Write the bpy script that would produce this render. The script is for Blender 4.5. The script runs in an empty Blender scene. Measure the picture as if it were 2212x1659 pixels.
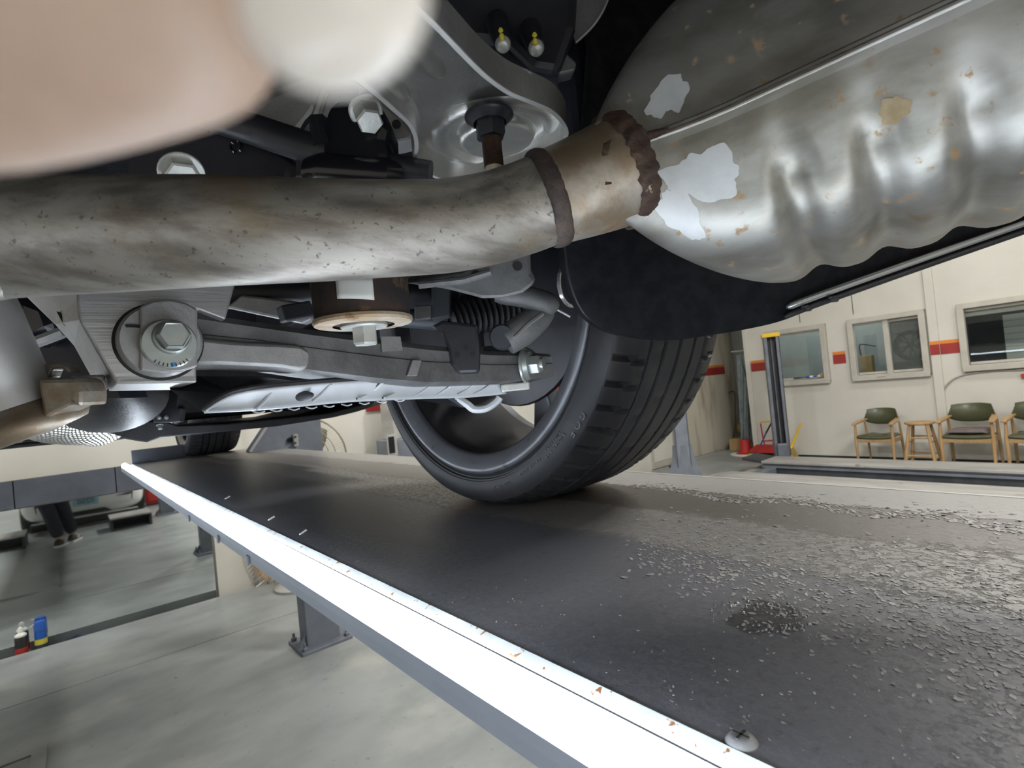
import bpy, bmesh, math, random
from mathutils import Vector, Matrix
random.seed(7)
sc = bpy.context.scene
COL = sc.collection
V = Vector
PI = math.pi

# ------------------------------------------------------------------ camera
CAM = V((0.0, 0.0, 1.4))                      # 1.4 m above the shop floor, 0.2 m above the runway
FPX = 1147.4386                               # focal length in pixels of the 2212 x 1659 frame
RX = V((0.764, -0.638, -0.097)); DX = V((-0.066, 0.072, -0.995)); FX = V((0.642, 0.766, 0.0135))
FX.normalize(); RX = (RX - FX * RX.dot(FX)).normalized(); DX = FX.cross(RX).normalized()
cd = bpy.data.cameras.new('camera'); cam = bpy.data.objects.new('camera', cd); COL.objects.link(cam)
cd.sensor_width = 36.0; cd.lens = FPX * 36.0 / 2212.0; cd.clip_start = 0.004; cd.clip_end = 60
cam.matrix_world = Matrix(((RX.x, -DX.x, -FX.x, CAM.x), (RX.y, -DX.y, -FX.y, CAM.y), (RX.z, -DX.z, -FX.z, CAM.z), (0, 0, 0, 1)))
cd.dof.use_dof = True; cd.dof.focus_distance = 0.52; cd.dof.aperture_fstop = 15.0
sc.camera = cam

# ------------------------------------------------------------------ world, lights, exposure
w = bpy.data.worlds.new('world'); sc.world = w; w.use_nodes = True
bg = w.node_tree.nodes['Background']; bg.inputs[0].default_value = (0.9, 0.93, 1.0, 1); bg.inputs[1].default_value = 0.35
sc.view_settings.view_transform = 'Standard'; sc.view_settings.look = 'None'
sc.view_settings.gamma = 1.0; sc.view_settings.use_curve_mapping = False
sc.view_settings.exposure = 0.0
sc.cycles.use_denoising = True
sc.cycles.max_bounces = 8; sc.cycles.diffuse_bounces = 4; sc.cycles.glossy_bounces = 4
sc.cycles.sample_clamp_indirect = 6.0
TUBE_EMIT = 24.0
LAMPS = [  # x, y, z, size x, size y, watts : rows of ceiling lamps
    (3.6, 0.0, 4.1, 0.25, 1.3, 210), (6.9, 0.6, 4.1, 0.4, 3.0, 42), (1.6, 3.7, 4.1, 2.6, 0.4, 85),
    (3.2, -4.0, 4.1, 0.5, 3.0, 170), (-2.6, 1.6, 4.1, 0.5, 3.6, 240), (-2.6, -4.0, 4.1, 0.5, 3.0, 170)]
def area(name, loc, sx, sy, watts, color=(1.0, 0.965, 0.905)):
    l = bpy.data.lights.new(name, 'AREA'); l.shape = 'RECTANGLE'; l.size = sx; l.size_y = sy; l.energy = watts; l.color = color
    o = bpy.data.objects.new(name, l); o.location = loc; COL.objects.link(o); return o
for (x, y, z, sx, sy, wt) in LAMPS: area('ceiling_light_source', (x, y, z - 0.075), sx, sy, wt)

# ------------------------------------------------------------------ pixel -> point helpers
def ray(px, py): return RX * ((px - 1106.0) / FPX) + DX * ((py - 829.5) / FPX) + FX
def at(px, py, d): return CAM + ray(px, py) * d
def onx(px, py, x): r = ray(px, py); return CAM + r * ((x - CAM.x) / r.x)
def ony(px, py, y): r = ray(px, py); return CAM + r * ((y - CAM.y) / r.y)
def onz(px, py, z): r = ray(px, py); return CAM + r * ((z - CAM.z) / r.z)

# ------------------------------------------------------------------ materials
def mat(name, c1, c2=None, rough=0.5, metal=0.0, scale=8.0, stretch=(1, 1, 1), contrast=(0.35, 0.65), bump=0.0, bump_scale=None,
        spots=None, spot_scale=20.0, spot_level=(0.62, 0.68), spots2=None, spot2_scale=5.0, spot2_level=(0.62, 0.66),
        rough2=None, spec=0.5, coat=0.0, emit=None, emit_strength=0.0, detail=6.0, spot_metal=0.0, spot2_stretch=None):
    m = bpy.data.materials.new(name); m.use_nodes = True
    nt = m.node_tree; N = nt.nodes; L = nt.links; b = N['Principled BSDF']
    b.inputs['Roughness'].default_value = rough; b.inputs['Metallic'].default_value = metal
    b.inputs['Specular IOR Level'].default_value = spec; b.inputs['Coat Weight'].default_value = coat
    b.inputs['Base Color'].default_value = (*c1, 1)
    if emit: b.inputs['Emission Color'].default_value = (*emit, 1); b.inputs['Emission Strength'].default_value = emit_strength
    if not (c2 or bump or spots): return m
    tc = N.new('ShaderNodeTexCoord'); mp = N.new('ShaderNodeMapping'); mp.inputs['Scale'].default_value = stretch
    L.new(tc.outputs['Object'], mp.inputs['Vector'])
    def noise(s, det=detail, vec=None, rgh=0.6):
        n = N.new('ShaderNodeTexNoise'); n.inputs['Scale'].default_value = s; n.inputs['Detail'].default_value = det
        n.inputs['Roughness'].default_value = rgh
        L.new(vec or mp.outputs['Vector'], n.inputs['Vector']); return n.outputs['Fac']
    def ramp(fac, a, bb):
        r = N.new('ShaderNodeMapRange'); r.interpolation_type = 'SMOOTHSTEP'
        r.inputs['From Min'].default_value = a; r.inputs['From Max'].default_value = bb; L.new(fac, r.inputs['Value']); return r.outputs['Result']
    def mix(fac, A, B):
        x = N.new('ShaderNodeMix'); x.data_type = 'RGBA'; L.new(fac, x.inputs['Factor'])
        for s, val in ((6, A), (7, B)):
            if isinstance(val, tuple): x.inputs[s].default_value = (*val, 1)
            else: L.new(val, x.inputs[s])
        return x.outputs[2]
    col = c1; rsock = None
    if c2:
        f = ramp(noise(scale), *contrast); col = mix(f, c1, c2)
        if rough2 is not None:
            r = N.new('ShaderNodeMapRange'); r.inputs['To Min'].default_value = rough; r.inputs['To Max'].default_value = rough2
            L.new(f, r.inputs['Value']); rsock = r.outputs['Result']
    if spots:
        f = ramp(noise(spot_scale, 4, tc.outputs['Object']), *spot_level); col = mix(f, col, spots)
        if metal > 0.2:
            r = N.new('ShaderNodeMapRange'); r.inputs['To Min'].default_value = metal; r.inputs['To Max'].default_value = spot_metal
            L.new(f, r.inputs['Value']); L.new(r.outputs['Result'], b.inputs['Metallic'])
    if spots2:
        vv = tc.outputs['Object']
        if spot2_stretch:
            m2 = N.new('ShaderNodeMapping'); m2.inputs['Scale'].default_value = spot2_stretch; L.new(vv, m2.inputs['Vector']); vv = m2.outputs['Vector']
        f = ramp(noise(spot2_scale, 5, vv), *spot2_level); col = mix(f, col, spots2)
    if not isinstance(col, tuple): L.new(col, b.inputs['Base Color'])
    if rsock: L.new(rsock, b.inputs['Roughness'])
    if bump:
        bn = N.new('ShaderNodeBump'); bn.inputs['Strength'].default_value = bump; bn.inputs['Distance'].default_value = 0.002
        L.new(noise(bump_scale or scale * 4), bn.inputs['Height']); L.new(bn.outputs['Normal'], b.inputs['Normal'])
    return m

M = {}
M['wall'] = mat('wall_paint', (0.62, 0.605, 0.555), (0.57, 0.556, 0.505), 0.6, scale=1.2, bump=0.08, bump_scale=60)
M['wall_dirty'] = mat('stained_wall', (0.60, 0.57, 0.48), (0.30, 0.25, 0.18), 0.7, scale=2.2, stretch=(1.6, 1, 0.35), contrast=(0.45, 0.75), bump=0.1)
M['red_stripe'] = mat('red_paint', (0.34, 0.03, 0.025), (0.28, 0.022, 0.02), 0.5, scale=5)
M['orange_stripe'] = mat('orange_paint', (0.72, 0.24, 0.035), (0.66, 0.2, 0.03), 0.5, scale=5)
M['floor'] = mat('shop_floor', (0.295, 0.318, 0.322), (0.195, 0.213, 0.216), 0.42, scale=2.4, stretch=(0.7, 1.2, 1), contrast=(0.3, 0.75), bump=0.12, bump_scale=45,
                 spots=(0.12, 0.12, 0.11), spot_scale=24, spot_level=(0.64, 0.76), spots2=(0.40, 0.41, 0.385), spot2_scale=1.1, spot2_level=(0.5, 0.75), rough2=0.3)
M['joint'] = mat('dark_joint', (0.02, 0.02, 0.02), None, 0.9)
M['gutter'] = mat('dark_gutter', (0.045, 0.045, 0.045), (0.09, 0.085, 0.08), 0.85, scale=12, bump=0.3)  # near-black tone of the recessed gutter bed
M['ceiling'] = mat('ceiling_paint', (0.55, 0.55, 0.53), (0.5, 0.5, 0.48), 0.8, scale=2)
M['slate'] = mat('slate_panel', (0.115, 0.13, 0.165), (0.085, 0.095, 0.12), 0.5, scale=4)
M['mirror'] = mat('mirror_glass', (0.80, 0.835, 0.84), None, 0.025, 1.0)
M['frame'] = mat('window_frame', (0.50, 0.48, 0.43), (0.44, 0.42, 0.375), 0.45, scale=6)
M['steel_blue'] = mat('blue_grey_steel', (0.17, 0.19, 0.23), (0.13, 0.145, 0.175), 0.45, 0.1, scale=6, bump=0.1)
M['steel_dark'] = mat('dark_grey_steel', (0.055, 0.06, 0.07), (0.035, 0.038, 0.045), 0.5, 0.2, scale=6)
M['steel_light'] = mat('light_grey_paint', (0.40, 0.40, 0.39), (0.30, 0.29, 0.275), 0.5, 0.1, scale=5, stretch=(1.0, 0.25, 1), spots=(0.17, 0.12, 0.08), spot_scale=7, spot_level=(0.6, 0.8))
M['yellow'] = mat('yellow_plastic', (0.72, 0.47, 0.03), None, 0.4)
M['black_plastic'] = mat('black_plastic', (0.012, 0.012, 0.014), (0.02, 0.02, 0.023), 0.45, scale=30, bump=0.35, bump_scale=260)
M['black_felt'] = mat('black_felt_liner', (0.007, 0.007, 0.009), (0.013, 0.013, 0.015), 0.95, scale=60, bump=0.5, bump_scale=500, spec=0.15, spots=(0.06, 0.06, 0.06), spot_scale=240, spot_level=(0.73, 0.76))
M['black_gloss'] = mat('gloss_black_paint', (0.008, 0.008, 0.011), (0.014, 0.014, 0.018), 0.2, scale=14, coat=0.3)
M['black_satin'] = mat('satin_black_steel', (0.012, 0.012, 0.016), (0.022, 0.022, 0.028), 0.42, scale=18, bump=0.15)
M['rubber'] = mat('tyre_rubber', (0.014, 0.014, 0.016), (0.021, 0.021, 0.023), 0.55, scale=9, bump=0.12, bump_scale=180, spots=(0.045, 0.043, 0.042), spot_scale=14, spot_level=(0.45, 0.85), spec=0.35)
M['lettering'] = mat('raised_rubber', (0.085, 0.085, 0.088), None, 0.5)
M['rim'] = mat('rim_paint', (0.16, 0.165, 0.18), (0.12, 0.12, 0.13), 0.42, 0.45, scale=10, bump=0.12, bump_scale=220, spots=(0.06, 0.06, 0.06), spot_scale=45, spot_level=(0.62, 0.74), spot_metal=0.3)
M['rim_shaded'] = mat('shaded_rim_barrel', (0.045, 0.045, 0.05), (0.03, 0.03, 0.033), 0.4, 0.3, scale=8)  # darker copy of the rim colour, with the barrel's shade put into it
M['pipe'] = mat('exhaust_steel', (0.31, 0.285, 0.25), (0.17, 0.15, 0.128), 0.48, 0.6, scale=48, stretch=(0.4, 1.6, 1.6), contrast=(0.36, 0.66), bump=0.18, bump_scale=120,
                spots=(0.085, 0.07, 0.055), spot_scale=230, spot_level=(0.60, 0.70), spots2=(0.25, 0.19, 0.115), spot2_scale=11, spot2_level=(0.50, 0.74), rough2=0.4)
M['neck'] = mat('heated_exhaust_steel', (0.24, 0.18, 0.12), (0.38, 0.345, 0.295), 0.45, 0.6, scale=26, contrast=(0.38, 0.68), bump=0.2, bump_scale=150,
                spots=(0.17, 0.095, 0.045), spot_scale=60, spot_level=(0.6, 0.72), spots2=(0.60, 0.60, 0.57), spot2_scale=22, spot2_level=(0.64, 0.66))
M['muffler'] = mat('aluminised_steel', (0.38, 0.37, 0.34), (0.245, 0.23, 0.195), 0.43, 0.80, scale=19, stretch=(1.6, 0.6, 1.6), contrast=(0.34, 0.7), bump=0.1, bump_scale=140,
                   spots=(0.27, 0.175, 0.085), spot_scale=85, spot_level=(0.60, 0.70), spots2=(0.27, 0.185, 0.10), spot2_scale=13, spot2_level=(0.60, 0.74), rough2=0.38)
M['muffler_bare'] = mat('flaked_bare_patch', (0.56, 0.57, 0.57), (0.48, 0.49, 0.485), 0.42, 0.3, scale=30)
M['muffler_stain'] = mat('brown_stain', (0.30, 0.22, 0.12), (0.36, 0.28, 0.17), 0.6, 0.3, scale=140)
M['weld'] = mat('rusted_weld', (0.036, 0.021, 0.016), (0.085, 0.047, 0.028), 0.75, 0.2, scale=75, bump=1.0, bump_scale=170, spots=(0.40, 0.33, 0.22), spot_scale=70, spot_level=(0.66, 0.7))
M['seam_weld'] = mat('dark_scaled_ring', (0.052, 0.042, 0.039), (0.10, 0.072, 0.058), 0.6, 0.4, scale=55, bump=0.6, bump_scale=300)
M['rust'] = mat('rusty_cast_iron', (0.055, 0.034, 0.024), (0.022, 0.019, 0.018), 0.8, 0.2, scale=26, bump=0.6, bump_scale=120, spots=(0.13, 0.07, 0.035), spot_scale=40, spot_level=(0.6, 0.72))
M['rust_light'] = mat('rusty_pale_flange', (0.54, 0.48, 0.40), (0.40, 0.29, 0.18), 0.6, 0.3, scale=40, bump=0.3, spots=(0.23, 0.11, 0.04), spot_scale=55, spot_level=(0.62, 0.72))
M['alu'] = mat('cast_aluminium', (0.37, 0.365, 0.36), (0.29, 0.285, 0.28), 0.5, 0.55, scale=20, bump=0.25, bump_scale=240)
M['alu_dark'] = mat('weathered_aluminium', (0.20, 0.20, 0.20), (0.12, 0.12, 0.12), 0.55, 0.5, scale=18, bump=0.3, bump_scale=160)
M['brushed'] = mat('machined_aluminium', (0.46, 0.455, 0.45), (0.37, 0.365, 0.36), 0.38, 0.7, scale=9, stretch=(0.6, 1, 26), contrast=(0.3, 0.7), bump=0.15, bump_scale=22, spots=(0.30, 0.27, 0.22), spot_scale=30, spot_level=(0.68, 0.78), spot_metal=0.4)
M['pressed'] = mat('pressed_aluminium', (0.58, 0.575, 0.545), (0.46, 0.45, 0.425), 0.33, 0.85, scale=22, bump=0.22, bump_scale=260, spots=(0.72, 0.72, 0.70), spot_scale=120, spot_level=(0.66, 0.74), spot_metal=0.4)
M['cut_edge'] = mat('bright_cut_edge', (0.66, 0.66, 0.64), None, 0.4, 0.4)
M['zinc'] = mat('zinc_bolt', (0.44, 0.47, 0.45), (0.37, 0.40, 0.385), 0.36, 0.65, scale=30, bump=0.1)
M['white_bolt'] = mat('pale_zinc_bolt', (0.62, 0.63, 0.59), (0.50, 0.50, 0.47), 0.42, 0.4, scale=45, bump=0.2)
M['shield'] = mat('grey_plastic_cover', (0.56, 0.58, 0.60), (0.47, 0.49, 0.51), 0.42, 0.1, scale=14, bump=0.1)
M['foil'] = mat('embossed_foil', (0.62, 0.61, 0.58), None, 0.28, 0.85)
M['sticker'] = mat('white_sticker', (0.70, 0.70, 0.66), None, 0.5)
M['blue_paint'] = mat('blue_mark', (0.05, 0.25, 0.50), None, 0.5)
M['yellow_mark'] = mat('yellow_mark', (0.60, 0.52, 0.05), None, 0.6)
M['chrome'] = mat('bright_trim', (0.50, 0.51, 0.52), None, 0.22, 0.8)
M['white_paint'] = mat('white_car_paint', (0.72, 0.72, 0.70), None, 0.25, coat=0.5)
M['chip_white'] = mat('chipped_white_paint', (0.50, 0.52, 0.52), (0.40, 0.42, 0.42), 0.45, scale=14, spots=(0.22, 0.10, 0.04), spot_scale=60, spot_level=(0.60, 0.63), bump=0.3)
M['channel'] = mat('glow_tinted_channel', (0.50, 0.55, 0.64), (0.45, 0.50, 0.59), 0.45, 0.25, scale=6)  # brightened blue-grey, stands in for the tube's haze on the channel
M['tube'] = mat('lit_tube', (0.9, 0.92, 0.95), None, 0.4, emit=(0.80, 0.89, 1.0), emit_strength=TUBE_EMIT)
M['lamp'] = mat('lit_diffuser', (0.9, 0.9, 0.88), None, 0.5, emit=(1.0, 0.96, 0.88), emit_strength=3.0)
M['wood'] = mat('pale_beech', (0.44, 0.285, 0.135), (0.36, 0.22, 0.10), 0.5, scale=7, stretch=(6, 6, 0.8))
M['olive'] = mat('olive_vinyl', (0.068, 0.075, 0.036), (0.055, 0.06, 0.03), 0.35, scale=9)
M['cushion'] = mat('mauve_grey_cushion', (0.17, 0.135, 0.13), (0.13, 0.10, 0.10), 0.9, scale=14)
M['red_plastic'] = mat('red_plastic', (0.42, 0.025, 0.02), None, 0.4)
M['blue_plastic'] = mat('blue_plastic', (0.02, 0.10, 0.42), None, 0.35)
M['purple'] = mat('purple_bristle', (0.14, 0.08, 0.26), None, 0.8)
M['green'] = mat('lime_plastic', (0.35, 0.60, 0.06), None, 0.5)
M['straw'] = mat('straw_bristle', (0.42, 0.31, 0.10), (0.30, 0.21, 0.07), 0.9, scale=60, stretch=(8, 8, 1))
M['cloth'] = mat('grey_blue_cloth', (0.26, 0.31, 0.32), (0.19, 0.23, 0.245), 0.95, scale=9, spots=(0.42, 0.45, 0.44), spot_scale=7, spot_level=(0.66, 0.7), bump=0.3)
M['rag'] = mat('dark_blue_rag', (0.03, 0.055, 0.11), (0.05, 0.075, 0.13), 0.95, scale=20, bump=0.4)
M['card'] = mat('cardboard', (0.40, 0.27, 0.13), (0.33, 0.22, 0.10), 0.85, scale=9)
M['hose'] = mat('orange_hose', (0.62, 0.40, 0.19), None, 0.4)
M['cable'] = mat('black_cable', (0.015, 0.015, 0.015), None, 0.5)
M['conduit'] = mat('grey_cable', (0.36, 0.35, 0.31), None, 0.5)
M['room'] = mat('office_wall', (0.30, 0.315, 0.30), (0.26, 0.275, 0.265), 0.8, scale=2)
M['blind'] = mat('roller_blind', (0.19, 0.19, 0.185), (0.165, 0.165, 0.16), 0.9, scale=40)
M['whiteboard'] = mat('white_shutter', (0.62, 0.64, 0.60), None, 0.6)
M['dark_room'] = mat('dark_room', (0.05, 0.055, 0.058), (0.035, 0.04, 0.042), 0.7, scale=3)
g = bpy.data.materials.new('window_glass'); g.use_nodes = True; nt = g.node_tree
for n in list(nt.nodes): nt.nodes.remove(n)
out = nt.nodes.new('ShaderNodeOutputMaterial'); mx = nt.nodes.new('ShaderNodeMixShader'); tr = nt.nodes.new('ShaderNodeBsdfTransparent'); gl = nt.nodes.new('ShaderNodeBsdfGlossy')
fr = nt.nodes.new('ShaderNodeFresnel'); fr.inputs['IOR'].default_value = 1.5; gl.inputs['Roughness'].default_value = 0.02; tr.inputs['Color'].default_value = (0.9, 0.93, 0.92, 1)
nt.links.new(fr.outputs[0], mx.inputs[0]); nt.links.new(tr.outputs[0], mx.inputs[1]); nt.links.new(gl.outputs[0], mx.inputs[2]); nt.links.new(mx.outputs[0], out.inputs[0])
M['glass'] = g
M['fan_wire'] = mat('pale_fan_wire', (0.27, 0.25, 0.19), None, 0.4, 0.4)
M['skin'] = mat('skin', (0.46, 0.33, 0.245), (0.40, 0.27, 0.195), 0.5, scale=60, bump=0.15, bump_scale=900)
M['skin'].node_tree.nodes['Principled BSDF'].inputs['Subsurface Weight'].default_value = 0.25
M['skin'].node_tree.nodes['Principled BSDF'].inputs['Subsurface Radius'].default_value = (0.004, 0.0015, 0.001)
M['lip'] = mat('lip', (0.30, 0.15, 0.12), None, 0.5)
M['nail'] = mat('fingernail', (0.74, 0.68, 0.60), None, 0.3, coat=0.3)
M['denim'] = mat('dark_trousers', (0.020, 0.024, 0.034), (0.03, 0.034, 0.045), 0.9, scale=30)
M['jacket'] = mat('dark_jacket', (0.03, 0.03, 0.035), (0.04, 0.04, 0.045), 0.9, scale=20)
M['shoe'] = mat('black_sneaker', (0.02, 0.02, 0.024), None, 0.6)
M['hair'] = mat('black_hair', (0.012, 0.010, 0.009), (0.02, 0.018, 0.016), 0.6, scale=60)
M['red_can'] = mat('red_can_label', (0.38, 0.03, 0.025), None, 0.35)
M['black_can'] = mat('black_can_paint', (0.02, 0.02, 0.022), None, 0.35)
M['blue_can'] = mat('blue_can_paint', (0.015, 0.09, 0.36), None, 0.3)
M['plate_blue'] = mat('number_plate', (0.30, 0.50, 0.60), None, 0.4)

# runway deck: worn dark paint with peeled bands, a wet spot and grit (relief and wear, over a base tinted with the light bar's glow)
def deck_material():
    m = bpy.data.materials.new('worn_deck_paint'); m.use_nodes = True; nt = m.node_tree; N = nt.nodes; L = nt.links; b = N['Principled BSDF']
    geo = N.new('ShaderNodeNewGeometry'); sep = N.new('ShaderNodeSeparateXYZ'); L.new(geo.outputs['Position'], sep.inputs[0])
    def noise(s, det=8, stretch=(1, 1, 1), rgh=0.6):
        mp = N.new('ShaderNodeMapping'); mp.inputs['Scale'].default_value = stretch; L.new(geo.outputs['Position'], mp.inputs['Vector'])
        n = N.new('ShaderNodeTexNoise'); n.inputs['Scale'].default_value = s; n.inputs['Detail'].default_value = det; n.inputs['Roughness'].default_value = rgh
        L.new(mp.outputs[0], n.inputs['Vector']); return n.outputs['Fac']
    def math_(op, a, bb):
        x = N.new('ShaderNodeMath'); x.operation = op
        for i, val in ((0, a), (1, bb)):
            if isinstance(val, (int, float)): x.inputs[i].default_value = val
            else: L.new(val, x.inputs[i])
        return x.outputs[0]
    def ss(val, a, bb):
        r = N.new('ShaderNodeMapRange'); r.interpolation_type = 'SMOOTHSTEP'; r.inputs['From Min'].default_value = a; r.inputs['From Max'].default_value = bb
        L.new(val, r.inputs['Value']); return r.outputs['Result']
    def mix(f, A, B):
        x = N.new('ShaderNodeMix'); x.data_type = 'RGBA'; L.new(f, x.inputs['Factor'])
        for s, val in ((6, A), (7, B)):
            if isinstance(val, tuple): x.inputs[s].default_value = (*val, 1)
            else: L.new(val, x.inputs[s])
        return x.outputs[2]
    wob = math_('ADD', math_('MULTIPLY', math_('SUBTRACT', noise(7, 6, (1, 0.6, 1)), 0.5), 0.10), math_('MULTIPLY', math_('SUBTRACT', noise(70, 6), 0.5), 0.035))
    xx = math_('ADD', sep.outputs['X'], wob)
    edge = ss(xx, 0.806, 0.811)                                   # intact light paint along the outer edge
    band = math_('MULTIPLY', ss(xx, 0.50, 0.545), math_('SUBTRACT', 1.0, ss(xx, 0.655, 0.69)))
    peel = ss(math_('ADD', math_('MULTIPLY', band, 0.26), noise(75, 9, (1, 0.75, 1), 0.75)), 0.62, 0.70)
    dark = mix(noise(5, 6), (0.100, 0.105, 0.124), (0.132, 0.137, 0.158))  # base tone tinted blue to stand in for the light bar's glow
    dark = mix(math_('MULTIPLY', ss(noise(110, 6, (1, 1, 1), 0.75), 0.52, 0.66), 0.6), dark, (0.055, 0.055, 0.06))
    track = mix(math_('SUBTRACT', 1.0, ss(xx, 0.56, 0.66)), mix(noise(40, 8), (0.082, 0.076, 0.072), (0.108, 0.099, 0.092)), dark)
    c = mix(math_('MULTIPLY', band, 0.6), track, (0.20, 0.195, 0.192))
    c = mix(math_('MULTIPLY', peel, 0.75), c, (0.23, 0.225, 0.22))
    c = mix(math_('MULTIPLY', ss(noise(42, 8, (1, 0.8, 1), 0.75), 0.60, 0.66), math_('MULTIPLY', band, 0.8)), c, (0.075, 0.073, 0.072))
    lightc = mix(noise(18, 7), (0.31, 0.31, 0.305), (0.24, 0.24, 0.235))
    lightc = mix(math_('MULTIPLY', ss(noise(60, 8, (1, 0.7, 1), 0.75), 0.56, 0.62), math_('SUBTRACT', 1.0, ss(xx, 0.83, 0.885))), lightc, (0.14, 0.135, 0.13))
    c = mix(edge, c, lightc)
    dust = math_('MULTIPLY', ss(sep.outputs['Y'], 1.2, 2.4), ss(xx, 0.35, 0.6))
    c = mix(math_('MULTIPLY', dust, 0.6), c, (0.19, 0.175, 0.165))
    fleck = ss(noise(260, 3), 0.70, 0.74)
    c = mix(math_('MULTIPLY', fleck, 0.5), c, (0.33, 0.33, 0.34))
    # wet spot
    P = onz(1655, 1335, 1.2)
    dx = math_('MULTIPLY', math_('SUBTRACT', sep.outputs['X'], P.x), 1.0); dy = math_('MULTIPLY', math_('SUBTRACT', sep.outputs['Y'], P.y), 1.3)
    dd = math_('SQRT', math_('ADD', math_('MULTIPLY', dx, dx), math_('MULTIPLY', dy, dy)), 0.5)
    dd = math_('ADD', dd, math_('MULTIPLY', math_('SUBTRACT', noise(30, 4), 0.5), 0.05))
    wet = math_('SUBTRACT', 1.0, ss(dd, 0.026, 0.040))
    c = mix(wet, c, (0.05, 0.052, 0.058))
    L.new(c, b.inputs['Base Color'])
    rg = N.new('ShaderNodeMapRange'); rg.inputs['To Min'].default_value = 0.37; rg.inputs['To Max'].default_value = 0.14; L.new(wet, rg.inputs['Value']); L.new(rg.outputs[0], b.inputs['Roughness'])
    hgt = math_('ADD', math_('MULTIPLY', noise(220, 5), 0.45), math_('MULTIPLY', peel, 0.8))
    hgt = math_('ADD', hgt, math_('MULTIPLY', edge, 1.6))
    hgt = math_('ADD', hgt, math_('MULTIPLY', ss(noise(120, 8, (1, 0.7, 1), 0.75), 0.5, 0.6), math_('ADD', math_('MULTIPLY', band, 0.9), 0.2)))
    bn = N.new('ShaderNodeBump'); bn.inputs['Strength'].default_value = 0.75; bn.inputs['Distance'].default_value = 0.0008
    L.new(hgt, bn.inputs['Height']); L.new(bn.outputs[0], b.inputs['Normal'])
    return m
M['deck'] = deck_material()
M['flake'] = mat('peeling_paint_flake', (0.30, 0.295, 0.29), (0.15, 0.147, 0.144), 0.55, scale=90)
M['water_drop'] = mat('water_drop', (0.10, 0.105, 0.11), None, 0.03, spec=0.9, coat=1.0)

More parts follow.
